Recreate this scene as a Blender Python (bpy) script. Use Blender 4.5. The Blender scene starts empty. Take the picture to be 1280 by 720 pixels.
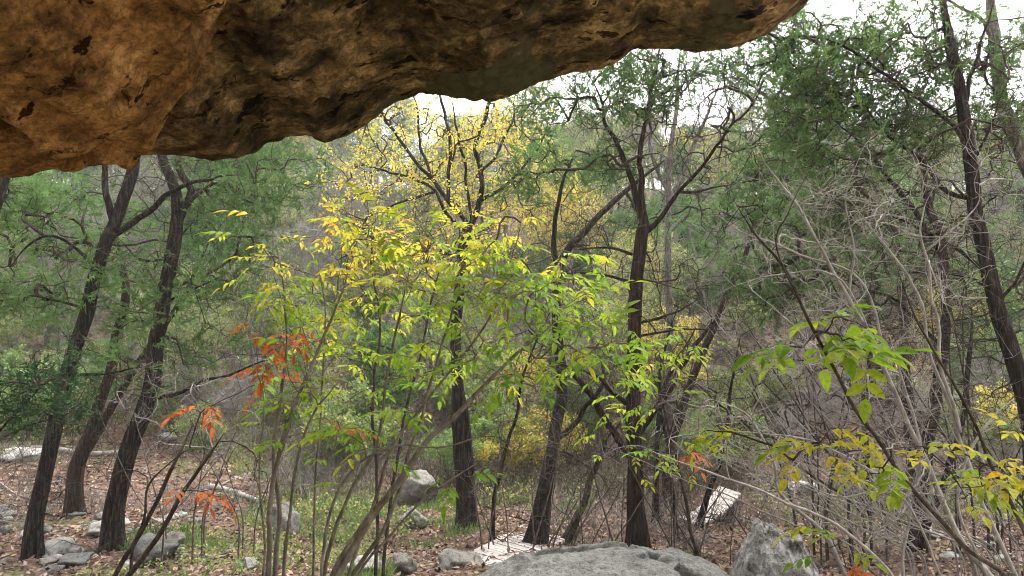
import bpy, bmesh, math
import numpy as np

rng = np.random.default_rng(11)
S = bpy.context.scene
COL = S.collection
F = 849.0                      # focal length in pixels of the 1280 px wide photograph
PITCH = math.radians(4.0)
CP, SP = math.cos(PITCH), math.sin(PITCH)
U = lambda a, b: float(rng.uniform(a, b))

# ------------------------------------------------------------------ noise
def _h(ix, iy, iz, s):
    v = np.sin(ix * 127.1 + iy * 311.7 + iz * 74.7 + s * 53.3) * 43758.5453
    return v - np.floor(v)

def vnoise(x, y, z=0.0, s=0):
    x, y, z = np.broadcast_arrays(np.asarray(x, float), np.asarray(y, float), np.asarray(z, float))
    ix, iy, iz = np.floor(x), np.floor(y), np.floor(z)
    fx, fy, fz = x - ix, y - iy, z - iz
    fx, fy, fz = (q * q * (3 - 2 * q) for q in (fx, fy, fz))
    r = 0
    for a in (0, 1):
        for b in (0, 1):
            for c in (0, 1):
                w = (fx if a else 1 - fx) * (fy if b else 1 - fy) * (fz if c else 1 - fz)
                r = r + w * _h(ix + a, iy + b, iz + c, s)
    return r * 2 - 1

def fbm(x, y, z=0.0, s=0, o=4):
    r, a, f = 0, 1.0, 1.0
    for k in range(o):
        r = r + a * vnoise(np.asarray(x) * f, np.asarray(y) * f, np.asarray(z) * f, s + k * 7)
        a *= .5; f *= 2.03
    return r

def sstep(a, b, x):
    t = np.clip((x - a) / (b - a), 0, 1)
    return t * t * (3 - 2 * t)

# ------------------------------------------------------------------ place: eye at the origin, z = 0 is eye height
PY = [-60, -20, -3, 0, 3, 5, 7, 9, 11, 13, 15, 17, 20, 24, 30, 40, 55, 75, 110, 200, 500]
PZ = [-1.2, -1.5, -1.6, -1.62, -1.75, -2.02, -2.45, -2.85, -3.08, -3.22, -3.2, -2.9, -1.95, -.55, 1.6, 5.4, 10.6, 15.8, 20, 22, 22]
def H(x, y, detail=True):
    x = np.asarray(x, float); y = np.asarray(y, float)
    yy = y + 1.3 * np.sin(x * .13 + 1.0) * sstep(8, 20, y)
    z = sum(np.interp(yy + o, PY, PZ) for o in (-.8, -.3, .3, .8)) / 4
    z = z + sstep(2, 9, -x) * sstep(8, 16, y) * .7 * (1 - sstep(25, 40, y))
    z = z + sstep(3, 12, x) * sstep(3, 9, y) * .5 * (1 - sstep(25, 40, y))
    z = z + 1.6 * vnoise(x * .07, y * .07, 0, 3) * sstep(16, 40, y)
    if detail:
        z = z + .10 * fbm(x * .6, y * .6, 0, 5, 4)
    return z

def P(px, py, Y):
    dx, dz = (px - 640) / F, (360 - py) / F
    d = np.array([dx, CP - dz * SP, SP + dz * CP])
    return d * (Y / d[1])

def G(px, py, y0=2.0):
    ys = np.arange(y0, 120, .04)
    dx, dz = (px - 640) / F, (360 - py) / F
    d = np.array([dx, CP - dz * SP, SP + dz * CP]) / (CP - dz * SP)
    pts = ys[:, None] * d
    hit = np.nonzero(pts[:, 2] < H(pts[:, 0], pts[:, 1]))[0]
    return pts[hit[0]] if len(hit) else pts[-1]

def norm(v):
    return v / np.maximum(np.linalg.norm(v, axis=-1, keepdims=True), 1e-9)

def rdir(n):
    return norm(rng.normal(size=(n, 3)))

# ------------------------------------------------------------------ mesh builder
class MB:
    def __init__(self):
        self.v, self.q, self.t, self.tone, self.n = [], [], [], [], 0
    def add(self, v, q=None, t=None, tone=0.5):
        v = np.asarray(v, float)
        if q is not None and len(q): self.q.append(np.asarray(q, np.int64) + self.n)
        if t is not None and len(t): self.t.append(np.asarray(t, np.int64) + self.n)
        self.v.append(v)
        self.tone.append(np.broadcast_to(np.asarray(tone, float), (len(v),)))
        self.n += len(v)
    def build(self, name, mat, parent=None, smooth=True, origin=None):
        v = np.concatenate(self.v)
        if origin is not None: v = v - np.asarray(origin)
        q = np.concatenate(self.q) if self.q else np.zeros((0, 4), np.int64)
        t = np.concatenate(self.t) if self.t else np.zeros((0, 3), np.int64)
        me = bpy.data.meshes.new(name)
        me.vertices.add(len(v)); me.vertices.foreach_set('co', v.astype(np.float32).ravel())
        nl = q.size + t.size
        me.loops.add(nl)
        me.loops.foreach_set('vertex_index', np.concatenate([q.ravel(), t.ravel()]).astype(np.int32))
        me.polygons.add(len(q) + len(t))
        st = np.concatenate([np.arange(len(q)) * 4, q.size + np.arange(len(t)) * 3]).astype(np.int32)
        me.polygons.foreach_set('loop_start', st)
        me.polygons.foreach_set('use_smooth', np.full(len(q) + len(t), smooth))
        me.update(calc_edges=True)
        a = me.attributes.new('tone', 'FLOAT', 'POINT')
        a.data.foreach_set('value', np.concatenate(self.tone).astype(np.float32))
        me.materials.append(mat)
        o = bpy.data.objects.new(name, me)
        COL.objects.link(o)
        if parent is not None: o.parent = parent
        elif origin is not None: o.location = origin
        return o

def tag(o, label=None, cat=None, group=None, kind=None):
    if label: o['label'] = label
    if cat: o['category'] = cat
    if group: o['group'] = group
    if kind: o['kind'] = kind
    return o

def empty(name, loc, label, cat, group=None):
    o = bpy.data.objects.new(name, None); COL.objects.link(o)
    o.location = loc; o.empty_display_size = .1
    return tag(o, label, cat, group)

def catmull(pts, rad, k=6):
    pts = np.asarray(pts, float); rad = np.asarray(rad, float)
    if len(pts) < 3:
        t = np.linspace(0, 1, k + 1)[:, None]
        return pts[0] + (pts[1] - pts[0]) * t, rad[0] + (rad[1] - rad[0]) * t[:, 0]
    p = np.vstack([2 * pts[0] - pts[1], pts, 2 * pts[-1] - pts[-2]])
    out, rr = [], []
    for i in range(len(pts) - 1):
        a, b, c, d = p[i], p[i + 1], p[i + 2], p[i + 3]
        for t in np.arange(k) / k:
            out.append(.5 * (2 * b + (c - a) * t + (2 * a - 5 * b + 4 * c - d) * t * t + (3 * b - a - 3 * c + d) * t ** 3))
            rr.append(rad[i] + (rad[i + 1] - rad[i]) * t)
    out.append(pts[-1]); rr.append(rad[-1])
    return np.array(out), np.array(rr)

def tube(mb, pts, rad, sides=8, rough=0.0, flare=0.0, tone=.5, seed=0):
    pts = np.asarray(pts, float); n = len(pts)
    tan = np.empty_like(pts)
    tan[1:-1] = pts[2:] - pts[:-2]; tan[0] = pts[1] - pts[0]; tan[-1] = pts[-1] - pts[-2]
    tan = norm(tan)
    ref = np.array([1., 0, 0]) if abs(tan[0][0]) < .8 else np.array([0, 1., 0])
    a = norm(ref - tan * (tan @ ref)[:, None]); b = np.cross(tan, a)
    ang = np.arange(sides) / sides * 2 * math.pi
    r = np.asarray(rad, float)[:, None] * np.ones(sides) * (.68 if sides > 10 else 1)
    L = np.concatenate([[0], np.cumsum(np.linalg.norm(np.diff(pts, axis=0), axis=1))])[:, None]
    if flare: r = r * (1 + flare * np.exp(-L / (rad[0] * 2.2)) * (1 + .55 * np.cos(ang * 4 + seed)))
    if rough:
        r = r * (1 + rough * (fbm(np.cos(ang) * 2.6 + seed, np.sin(ang) * 2.6, L * 1.8, 2, 3)) + rough * .7 * vnoise(ang * 3.5 * np.ones_like(L), L * 1.2, seed, 9))
    v = pts[:, None] + r[..., None] * (np.cos(ang)[None, :, None] * a[:, None] + np.sin(ang)[None, :, None] * b[:, None])
    i = np.arange(n - 1)[:, None] * sides; j = np.arange(sides)[None]; k = (j + 1) % sides
    q = np.stack([i + j, i + k, i + sides + k, i + sides + j], -1).reshape(-1, 4)
    vv = np.vstack([v.reshape(-1, 3), pts[-1:] + tan[-1] * rad[-1]])
    top = (n - 1) * sides
    t = np.stack([top + np.arange(sides), top + (np.arange(sides) + 1) % sides, np.full(sides, n * sides)], -1)
    mb.add(vv, q, t, tone)

def prisms(mb, P0, P1, R0, R1, sides=3, tone=.5):
    d = norm(P1 - P0)
    ref = np.where(np.abs(d[:, :1]) < .7, np.array([[1., 0, 0]]), np.array([[0, 1., 0]]))
    a = norm(np.cross(d, ref)); b = np.cross(d, a)
    ang = np.arange(sides) / sides * 2 * math.pi
    ring = np.cos(ang)[None, :, None] * a[:, None] + np.sin(ang)[None, :, None] * b[:, None]
    v = np.concatenate([P0[:, None] + ring * R0[:, None, None], P1[:, None] + ring * R1[:, None, None]], 1)
    base = np.arange(len(P0))[:, None, None] * 2 * sides
    j = np.arange(sides); k = (j + 1) % sides
    q = (base + np.stack([j, k, sides + k, sides + j], -1)[None]).reshape(-1, 4)
    mb.add(v.reshape(-1, 3), q, None, tone if np.isscalar(tone) else np.repeat(tone, 2 * sides))

def instances(mb, A, D, scale, tv, tq, tone, normal=None, leaf_jit=.0, tleaf=None):
    """copies of a small leaf template (y along D) into one mesh"""
    n = len(A)
    if n == 0: return
    D = norm(D)
    if normal is None: normal = rdir(n)
    a = norm(np.cross(D, normal)); b = np.cross(a, D)
    s = np.broadcast_to(np.asarray(scale, float), (n,))[:, None, None]
    v = A[:, None] + s * (tv[None, :, :1] * a[:, None] + tv[None, :, 1:2] * D[:, None] + tv[None, :, 2:] * b[:, None])
    q = (np.arange(n)[:, None, None] * len(tv) + tq[None]).reshape(-1, 4)
    tn = np.broadcast_to(np.asarray(tone, float), (n,))[:, None] * np.ones(len(tv))
    if leaf_jit and tleaf is not None:
        tn = tn + (rng.uniform(-1, 1, (n, tleaf.max() + 1)) * leaf_jit)[:, tleaf]
    mb.add(v.reshape(-1, 3), q, None, np.clip(tn, 0, 1).ravel())

# ------------------------------------------------------------------ leaf templates
def kite(p, d, L, w, nrm):
    s = norm(np.cross(d, nrm)) * w
    return [p, p + d * L * .45 + s, p + d * L, p + d * L * .45 - s]

def t_spray(n=13, w=.03, flat=.6, seed=0):
    r = np.random.default_rng(seed); v = []; q = []; lf = []
    for i in range(n):
        if i < 2:
            p = np.array([0, i * .45, 0.]); d = norm(np.array([r.uniform(-.1, .1), 1, r.uniform(-.1, .1)])); L = .55
        else:
            p = np.array([0, r.uniform(.02, .8), 0]); A = r.uniform(.4, 1.05); f = r.uniform(0, 6.283)
            d = norm(np.array([math.sin(A) * math.cos(f), math.cos(A), math.sin(A) * math.sin(f) * flat])); L = r.uniform(.24, .5)
        v += kite(p, d, L, w * r.uniform(.7, 1.3), norm(r.normal(size=3))); q.append([4 * i, 4 * i + 1, 4 * i + 2, 4 * i + 3]); lf += [i] * 4
    return np.array(v), np.array(q), np.array(lf)

def t_cluster(n=7, w=.2, L=.55, seed=0):
    r = np.random.default_rng(seed); v = []; q = []; lf = []
    for i in range(n):
        p = r.normal(size=3) * np.array([.35, .35, .3]); d = norm(r.normal(size=3) + np.array([0, .5, -.2]))
        v += kite(p, d, L * r.uniform(.6, 1.2), w * r.uniform(.7, 1.2), norm(r.normal(size=3) + np.array([0, 0, 1.5])))
        q.append([4 * i, 4 * i + 1, 4 * i + 2, 4 * i + 3]); lf += [i] * 4
    return np.array(v), np.array(q), np.array(lf)

def leaflet(p, d, nrm, L, w, droop):
    s = norm(np.cross(d, nrm)); rows = [(0, .02), (.15, .62), (.4, 1.), (.68, .78), (.88, .35), (1, .01)]
    v = []
    for t, h in rows:
        c = p + d * L * t - nrm * droop * L * t * t
        v += [c - s * w * h + nrm * w * h * .35, c, c + s * w * h + nrm * w * h * .35]
    q = []
    for i in range(len(rows) - 1):
        q += [[3 * i, 3 * i + 1, 3 * i + 4, 3 * i + 3], [3 * i + 1, 3 * i + 2, 3 * i + 5, 3 * i + 4]]
    return v, q

def t_pinnate(pairs=3, L=.42, w=.085, seed=0):
    r = np.random.default_rng(seed); v = []; q = []; lf = []; up = np.array([0, 0, 1.])
    def put(p, d, LL, ww, dr):
        a, b = leaflet(p, norm(d), norm(up + r.normal(size=3) * .18), LL, ww, dr)
        q.extend((np.array(b) + len(v)).tolist()); v.extend(a); lf.extend([max(lf) + 1 if lf else 0] * len(a))
    for k in range(pairs):
        y = .28 + .62 * k / pairs; z = -.22 * y * y
        for sx in (-1, 1):
            put(np.array([sx * .012, y + r.uniform(-.03, .03), z]), np.array([sx, r.uniform(.45, .95), r.uniform(-.35, 0)]), L * r.uniform(.75, 1.08), w * r.uniform(.8, 1.15), r.uniform(.1, .5))
    put(np.array([0, .92, -.19]), np.array([r.uniform(-.2, .2), 1, -.3]), L * 1.05, w * 1.1, .3)
    k = len(v)                                                           # the leaf stalk
    v += [np.array(c) for c in ((-.007, 0, 0), (.007, 0, 0), (.005, .93, -.19), (-.005, .93, -.19))]
    q.append([k, k + 1, k + 2, k + 3]); lf.extend([max(lf) + 1] * 4)
    return np.array(v), np.array(q), np.array(lf)

SPRAY = [t_spray(15, .042, .6, s) for s in range(4)]
SPRAY_FAR = [t_spray(11, .075, .7, s + 10) for s in range(4)]
CLUST = [t_cluster(8, .15, .5, s) for s in range(4)]
PINN = [t_pinnate(3 if s % 2 else 2, .44, .085, s) for s in range(5)]
BIGLEAF = [t_pinnate(2, .5, .13, 20 + s) for s in range(3)]

# ------------------------------------------------------------------ materials
def mat(name):
    m = bpy.data.materials.new(name); m.use_nodes = True
    nt = m.node_tree; nt.nodes.clear()
    return m, nt, lambda t, **k: _nd(nt, t, k)
def _nd(nt, t, k):
    n = nt.nodes.new(t)
    for a, b in k.items(): setattr(n, a, b)
    return n
def ramp(nd, stops):
    r = nd('ShaderNodeValToRGB'); e = r.color_ramp.elements
    while len(e) > 1: e.remove(e[-1])
    e[0].position = stops[0][0]; e[0].color = (*stops[0][1], 1)
    for p, c in stops[1:]:
        x = e.new(p); x.color = (*c, 1)
    return r
def noise(nd, nt, vec, scale, detail=6, rough=.6, dist=0):
    n = nd('ShaderNodeTexNoise'); n.inputs['Scale'].default_value = scale; n.inputs['Detail'].default_value = detail
    n.inputs['Roughness'].default_value = rough; n.inputs['Distortion'].default_value = dist
    nt.links.new(vec, n.inputs['Vector']); return n
def mix(nd, nt, f, a, b, bt='MIX'):
    m = nd('ShaderNodeMix', data_type='RGBA', blend_type=bt)
    for s, x in ((m.inputs[0], f), (m.inputs[6], a), (m.inputs[7], b)):
        if isinstance(x, (int, float)): s.default_value = x
        elif isinstance(x, tuple): s.default_value = (*x, 1)
        else: nt.links.new(x, s)
    return m.outputs[2]
def coords(nd, nt, scale=(1, 1, 1)):
    g = nd('ShaderNodeNewGeometry'); mp = nd('ShaderNodeMapping'); mp.inputs['Scale'].default_value = scale
    nt.links.new(g.outputs['Position'], mp.inputs['Vector']); return mp.outputs[0]

def leaf_mat(name, stops, trans=.35, rough=.55, spots=False):
    m, nt, nd = mat(name)
    at = nd('ShaderNodeAttribute'); at.attribute_name = 'tone'
    r = ramp(nd, stops); nt.links.new(at.outputs['Fac'], r.inputs[0])
    oi = nd('ShaderNodeObjectInfo'); hs = nd('ShaderNodeHueSaturation')
    mr = nd('ShaderNodeMapRange'); mr.inputs[3].default_value = .82; mr.inputs[4].default_value = 1.2
    nt.links.new(oi.outputs['Random'], mr.inputs[0]); nt.links.new(mr.outputs[0], hs.inputs['Value'])
    cc = r.outputs[0]
    if spots:                                                          # brown flecks and dull patches on the blades
        n = noise(nd, nt, coords(nd, nt), 55, 4, .7); k = ramp(nd, [(.30, (.35, .25, .18)), (.42, (.85, .85, .85)), (.6, (1.08, 1.08, 1.0))]); nt.links.new(n.outputs[0], k.inputs[0])
        cc = mix(nd, nt, 1.0, cc, k.outputs[0], 'MULTIPLY')
    nt.links.new(cc, hs.inputs['Color'])
    b = nd('ShaderNodeBsdfPrincipled'); b.inputs['Roughness'].default_value = rough
    b.inputs['Specular IOR Level'].default_value = .12
    nt.links.new(hs.outputs[0], b.inputs['Base Color'])
    t = nd('ShaderNodeBsdfTranslucent'); nt.links.new(hs.outputs[0], t.inputs['Color'])
    ms = nd('ShaderNodeMixShader'); ms.inputs[0].default_value = trans
    nt.links.new(b.outputs[0], ms.inputs[1]); nt.links.new(t.outputs[0], ms.inputs[2])
    o = nd('ShaderNodeOutputMaterial'); nt.links.new(ms.outputs[0], o.inputs[0])
    return m

def surf(m, nt, nd, col, rough, height=None, bump=.3, dist=.02):
    b = nd('ShaderNodeBsdfPrincipled'); b.inputs['Specular IOR Level'].default_value = .06
    nt.links.new(col, b.inputs['Base Color']); b.inputs['Roughness'].default_value = rough
    if height is not None:
        bp = nd('ShaderNodeBump'); bp.inputs['Strength'].default_value = bump; bp.inputs['Distance'].default_value = dist
        nt.links.new(height, bp.inputs['Height']); nt.links.new(bp.outputs[0], b.inputs['Normal'])
    o = nd('ShaderNodeOutputMaterial'); nt.links.new(b.outputs[0], o.inputs[0])
    return m

def bark_mat(name, c0, c1, c2, stretch=(9, 9, 1.2), moss=None, bump=.9):
    m, nt, nd = mat(name)
    v = coords(nd, nt, stretch)
    n1 = noise(nd, nt, v, 4, 8, .65, .6); n2 = noise(nd, nt, coords(nd, nt), 2.2, 5, .6)
    r = ramp(nd, [(.36, c0), (.5, c1), (.66, c2)]); nt.links.new(n1.outputs[0], r.inputs[0])
    m2 = nd('ShaderNodeMath', operation='MULTIPLY'); m2.inputs[1].default_value = .5; nt.links.new(n2.outputs[0], m2.inputs[0])
    col = mix(nd, nt, m2.outputs[0], r.outputs[0], c1, 'MIX')
    if moss:
        n3 = noise(nd, nt, coords(nd, nt), 5, 6, .65)
        rr = ramp(nd, [(.52, (0, 0, 0)), (.62, (1, 1, 1))]); nt.links.new(n3.outputs[0], rr.inputs[0])
        col = mix(nd, nt, rr.outputs[0], col, moss)
    return surf(m, nt, nd, col, .95, n1.outputs[0], bump, .03)

M = {}
M['juniper'] = leaf_mat('juniper_scales', [(0, (.032, .07, .024)), (.45, (.078, .145, .045)), (.8, (.125, .20, .06)), (1, (.18, .23, .075))], .42, .7)
M['juniper_dark'] = leaf_mat('juniper_scales_dark', [(0, (.012, .03, .012)), (.6, (.028, .06, .022)), (1, (.05, .085, .03))], .25, .7)
M['mixed'] = leaf_mat('sapling_leaf', [(0, (.05, .13, .012)), (.35, (.13, .24, .018)), (.55, (.23, .31, .022)), (.7, (.38, .37, .03)), (.88, (.50, .40, .028)), (1, (.48, .25, .02))], .48, .5, True)
M['rust'] = leaf_mat('rust_leaf', [(0, (.08, .02, .01)), (.5, (.33, .085, .02)), (1, (.50, .18, .032))], .4, .6, True)
M['yellow'] = leaf_mat('autumn_leaf', [(0, (.16, .20, .045)), (.4, (.34, .33, .065)), (.7, (.55, .43, .07)), (1, (.55, .33, .06))], .5, .6)
M['olive'] = leaf_mat('olive_leaf', [(0, (.08, .14, .04)), (.5, (.17, .22, .075)), (.8, (.27, .28, .095)), (1, (.35, .29, .11))], .45, .6)
M['shrub'] = leaf_mat('shrub_leaf', [(0, (.06, .12, .03)), (.5, (.12, .20, .055)), (1, (.23, .29, .085))], .35, .6)
M['grass'] = leaf_mat('grass_blade', [(0, (.05, .09, .022)), (.5, (.10, .165, .042)), (.85, (.17, .21, .075)), (1, (.27, .23, .12))], .35, .6)
M['litter'] = leaf_mat('litter_leaf', [(0, (.035, .018, .013)), (.35, (.095, .060, .047)), (.7, (.17, .120, .096)), (.92, (.26, .19, .155)), (1, (.30, .21, .09))], .1, .85)
M['bark_dark'] = bark_mat('juniper_bark', (.005, .004, .0035), (.018, .014, .012), (.075, .062, .053))
M['bark_red'] = bark_mat('red_stringy_bark', (.006, .0042, .0034), (.025, .016, .012), (.08, .056, .043), (11, 11, .8))
M['bark_grey'] = bark_mat('grey_plated_bark', (.03, .025, .022), (.10, .088, .075), (.22, .2, .18), (7, 7, 1.6))
M['bark_moss'] = bark_mat('mossy_bark', (.012, .010, .008), (.04, .03, .024), (.1, .08, .06), (6, 6, 2), (.10, .13, .025))
M['twig_grey'] = bark_mat('grey_twig', (.09, .08, .073), (.165, .148, .137), (.26, .24, .22), (6, 6, 3), None, .3)
M['twig_brown'] = bark_mat('brown_twig', (.035, .027, .022), (.08, .064, .054), (.16, .135, .12), (6, 6, 3), None, .3)
M['stem_pale'] = bark_mat('pale_stem', (.10, .092, .083), (.19, .176, .162), (.30, .285, .265), (5, 5, 2), None, .3)
M['stem_dark'] = bark_mat('dark_stem', (.02, .015, .012), (.042, .033, .027), (.09, .072, .06), (6, 6, 3), None, .4)
M['stem_mid'] = bark_mat('olive_brown_stem', (.05, .042, .032), (.10, .085, .065), (.19, .165, .135), (5, 5, 2), None, .3)

def ground_mat():
    m, nt, nd = mat('forest_floor')
    v = coords(nd, nt)
    n1 = noise(nd, nt, v, .55, 6, .65); n2 = noise(nd, nt, v, 9, 8, .7); n3 = noise(nd, nt, v, 34, 5, .75)
    r = ramp(nd, [(.25, (.03, .02, .015)), (.45, (.085, .055, .041)), (.6, (.15, .105, .08)), (.8, (.24, .19, .155))])
    nt.links.new(n2.outputs[0], r.inputs[0])
    r3 = ramp(nd, [(.3, (.35, .33, .32)), (.7, (1.2, 1.1, 1.0))]); nt.links.new(n3.outputs[0], r3.inputs[0])
    c = mix(nd, nt, .75, r.outputs[0], r3.outputs[0], 'MULTIPLY')
    g = ramp(nd, [(.52, (0, 0, 0)), (.66, (1, 1, 1))]); nt.links.new(n1.outputs[0], g.inputs[0])
    gm = nd('ShaderNodeMath', operation='MULTIPLY'); gm.inputs[1].default_value = .55
    nt.links.new(g.outputs[0], gm.inputs[0])
    c = mix(nd, nt, gm.outputs[0], c, (.075, .105, .035))
    sx = nd('ShaderNodeSeparateXYZ'); nt.links.new(v, sx.inputs[0])      # unseen shelter floor: dust, made pale to bounce light onto the roof
    md = nd('ShaderNodeMapRange'); md.inputs[1].default_value = 3.2; md.inputs[2].default_value = 4.6; md.inputs[3].default_value = 1; md.inputs[4].default_value = 0
    nt.links.new(sx.outputs[1], md.inputs[0])
    dust = ramp(nd, [(.3, (.30, .24, .17)), (.7, (.5, .42, .31))]); nt.links.new(n2.outputs[0], dust.inputs[0])
    c = mix(nd, nt, md.outputs[0], c, dust.outputs[0])
    return surf(m, nt, nd, c, .95, n3.outputs[0], .6, .03)

def lime_mat(name, base=(.36, .35, .32), dark=(.05, .05, .045), lichen=.5, pink=0.0):
    m, nt, nd = mat(name)
    v = coords(nd, nt)
    n1 = noise(nd, nt, v, 3.2, 8, .7, .3); n2 = noise(nd, nt, v, 17, 8, .72); n3 = noise(nd, nt, v, 60, 4, .7)
    lo = tuple(x * .45 for x in base); hi = tuple(min(1, x * 1.3) for x in base)
    r = ramp(nd, [(.28, lo), (.5, base), (.72, hi)]); nt.links.new(n2.outputs[0], r.inputs[0])
    d = ramp(nd, [(.50, (0, 0, 0)), (.63, (1, 1, 1))]); nt.links.new(n1.outputs[0], d.inputs[0])
    df = nd('ShaderNodeMath', operation='MULTIPLY'); df.inputs[1].default_value = lichen; nt.links.new(d.outputs[0], df.inputs[0])
    c = mix(nd, nt, df.outputs[0], r.outputs[0], dark)
    s = ramp(nd, [(.36, (.22, .22, .21)), (.46, (1, 1, 1))]); nt.links.new(n3.outputs[0], s.inputs[0])
    c = mix(nd, nt, .8, c, s.outputs[0], 'MULTIPLY')
    h = nd('ShaderNodeMath', operation='ADD'); nt.links.new(n2.outputs[0], h.inputs[0]); nt.links.new(n3.outputs[0], h.inputs[1])
    return surf(m, nt, nd, c, .95, h.outputs[0], .7, .02)

def overhang_mat():
    m, nt, nd = mat('shelter_limestone')
    v = coords(nd, nt); vs = coords(nd, nt, (1.0, 1.7, 2))
    n1 = noise(nd, nt, v, 1.2, 8, .7, .15); n2 = noise(nd, nt, vs, 2.6, 10, .72, .1); n3 = noise(nd, nt, v, 16, 8, .74); n4 = noise(nd, nt, coords(nd, nt, (1.0, 4.0, 3)), 2.3, 6, .62, .2)
    orange = ramp(nd, [(.32, (.03, .015, .006)), (.43, (.095, .050, .017)), (.54, (.20, .108, .036)), (.68, (.34, .215, .095))]); nt.links.new(n2.outputs[0], orange.inputs[0])
    olive = ramp(nd, [(.38, (.012, .009, .006)), (.48, (.045, .032, .015)), (.56, (.12, .084, .040)), (.68, (.31, .225, .115))]); nt.links.new(n2.outputs[0], olive.inputs[0])
    at = nd('ShaderNodeAttribute'); at.attribute_name = 'tone'           # tone: 0 = orange block, 1 = darker olive brown block
    ad = nd('ShaderNodeMath', operation='MULTIPLY_ADD'); ad.inputs[1].default_value = 1.2; nt.links.new(n1.outputs[0], ad.inputs[0])
    of = nd('ShaderNodeMath', operation='SUBTRACT'); of.inputs[1].default_value = .6; nt.links.new(at.outputs['Fac'], of.inputs[0]); nt.links.new(of.outputs[0], ad.inputs[2])
    c = mix(nd, nt, ad.outputs[0], orange.outputs[0], olive.outputs[0])
    g3 = ramp(nd, [(.33, (.45, .43, .41)), (.55, (1.05, 1.02, 1.0))]); nt.links.new(n3.outputs[0], g3.inputs[0])
    c = mix(nd, nt, .8, c, g3.outputs[0], 'MULTIPLY')
    n5 = noise(nd, nt, v, 42, 6, .85); g5 = ramp(nd, [(.36, (.3, .28, .26)), (.5, (.95, .95, .95)), (.68, (1.5, 1.45, 1.35))]); nt.links.new(n5.outputs[0], g5.inputs[0])
    c = mix(nd, nt, .9, c, g5.outputs[0], 'MULTIPLY')
    pit = ramp(nd, [(.372, (.09, .07, .055)), (.395, (1, 1, 1))]); nt.links.new(n4.outputs[0], pit.inputs[0])   # dark pits in the bedding
    c = mix(nd, nt, 1.0, c, pit.outputs[0], 'MULTIPLY')
    n6 = noise(nd, nt, coords(nd, nt, (1, 2.2, 2)), 1.7, 7, .6, .3); ck = ramp(nd, [(.482, (1, 1, 1)), (.497, (.12, .1, .08)), (.503, (.12, .1, .08)), (.518, (1, 1, 1))]); nt.links.new(n6.outputs[0], ck.inputs[0])
    n7 = noise(nd, nt, v, 2.3, 3, .5); cm = ramp(nd, [(.5, (0, 0, 0)), (.6, (1, 1, 1))]); nt.links.new(n7.outputs[0], cm.inputs[0])
    c = mix(nd, nt, cm.outputs[0], c, mix(nd, nt, 1.0, c, ck.outputs[0], 'MULTIPLY'))                       # broken bedding cracks
    em = nd('ShaderNodeAttribute'); em.attribute_name = 'algae'
    e2 = nd('ShaderNodeMath', operation='ADD'); nt.links.new(em.outputs['Fac'], e2.inputs[0]); nt.links.new(n1.outputs[0], e2.inputs[1])
    er = ramp(nd, [(.98, (0, 0, 0)), (1.0, (1, 1, 1))]); 
    sc = nd('ShaderNodeMath', operation='MULTIPLY'); sc.inputs[1].default_value = .86; nt.links.new(e2.outputs[0], sc.inputs[0])
    er.color_ramp.elements[0].position = .86; er.color_ramp.elements[1].position = .95
    nt.links.new(sc.outputs[0], er.inputs[0])
    c = mix(nd, nt, er.outputs[0], c, mix(nd, nt, g3.outputs[0], (.008, .009, .005), (.042, .040, .020)))
    hh = nd('ShaderNodeMath', operation='MULTIPLY_ADD'); hh.inputs[1].default_value = 1.1; nt.links.new(n3.outputs[0], hh.inputs[0]); nt.links.new(n2.outputs[0], hh.inputs[2])
    return surf(m, nt, nd, c, .95, hh.outputs[0], .55, .012)

def wood_mat():
    m, nt, nd = mat('weathered_plank')
    v = coords(nd, nt, (1, 1, 1)); n = noise(nd, nt, v, 12, 6, .65)
    at = nd('ShaderNodeAttribute'); at.attribute_name = 'tone'
    r = ramp(nd, [(0, (.31, .27, .25)), (1, (.47, .42, .39))]); nt.links.new(at.outputs['Fac'], r.inputs[0])
    rr = ramp(nd, [(.3, (.6, .58, .56)), (.65, (1, 1, 1))]); nt.links.new(n.outputs[0], rr.inputs[0])
    return surf(m, nt, nd, mix(nd, nt, .8, r.outputs[0], rr.outputs[0], 'MULTIPLY'), .8, n.outputs[0], .3, .01)

M['ground'] = ground_mat()
M['lime'] = lime_mat('grey_limestone', (.115, .113, .105), (.04, .042, .037), .6)
M['lime_pale'] = lime_mat('pale_limestone', (.26, .25, .23), (.045, .043, .037), .62)
M['lime_mid'] = lime_mat('grey_buff_limestone', (.17, .16, .142), (.04, .038, .033), .65)
M['lime_dark'] = lime_mat('dark_limestone', (.16, .15, .13), (.03, .03, .025), .7)
M['lime_tan'] = lime_mat('tan_sandstone', (.30, .19, .12), (.14, .09, .06), .4)
M['shelter'] = overhang_mat()
M['wood'] = wood_mat()

# ------------------------------------------------------------------ ground
def build_ground():
    def axis(a, b, fine0, fine1, fs, cs):
        out = [fine0]
        x = fine0; s = fs
        while x < fine1: x += fs; out.append(x)
        s = fs
        while x < b: s *= 1.09; x += min(s, cs); out.append(x)
        lo = []; x = fine0; s = fs
        while x > a: s *= 1.09; x -= min(s, cs); lo.append(x)
        return np.array(lo[::-1] + out)
    X = axis(-420, 420, -9, 9, .11, 22); Y = axis(-60, 520, 3, 17, .11, 22)
    x, y = np.meshgrid(X, Y); z = H(x, y)
    v = np.stack([x, y, z], -1).reshape(-1, 3); w = len(X)
    i, j = np.meshgrid(np.arange(len(Y) - 1), np.arange(w - 1), indexing='ij'); b = (i * w + j).ravel()
    mb = MB(); mb.add(v, np.stack([b, b + 1, b + w + 1, b + w], -1))
    tag(mb.build('ground', M['ground']), kind='structure')
build_ground()

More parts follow.
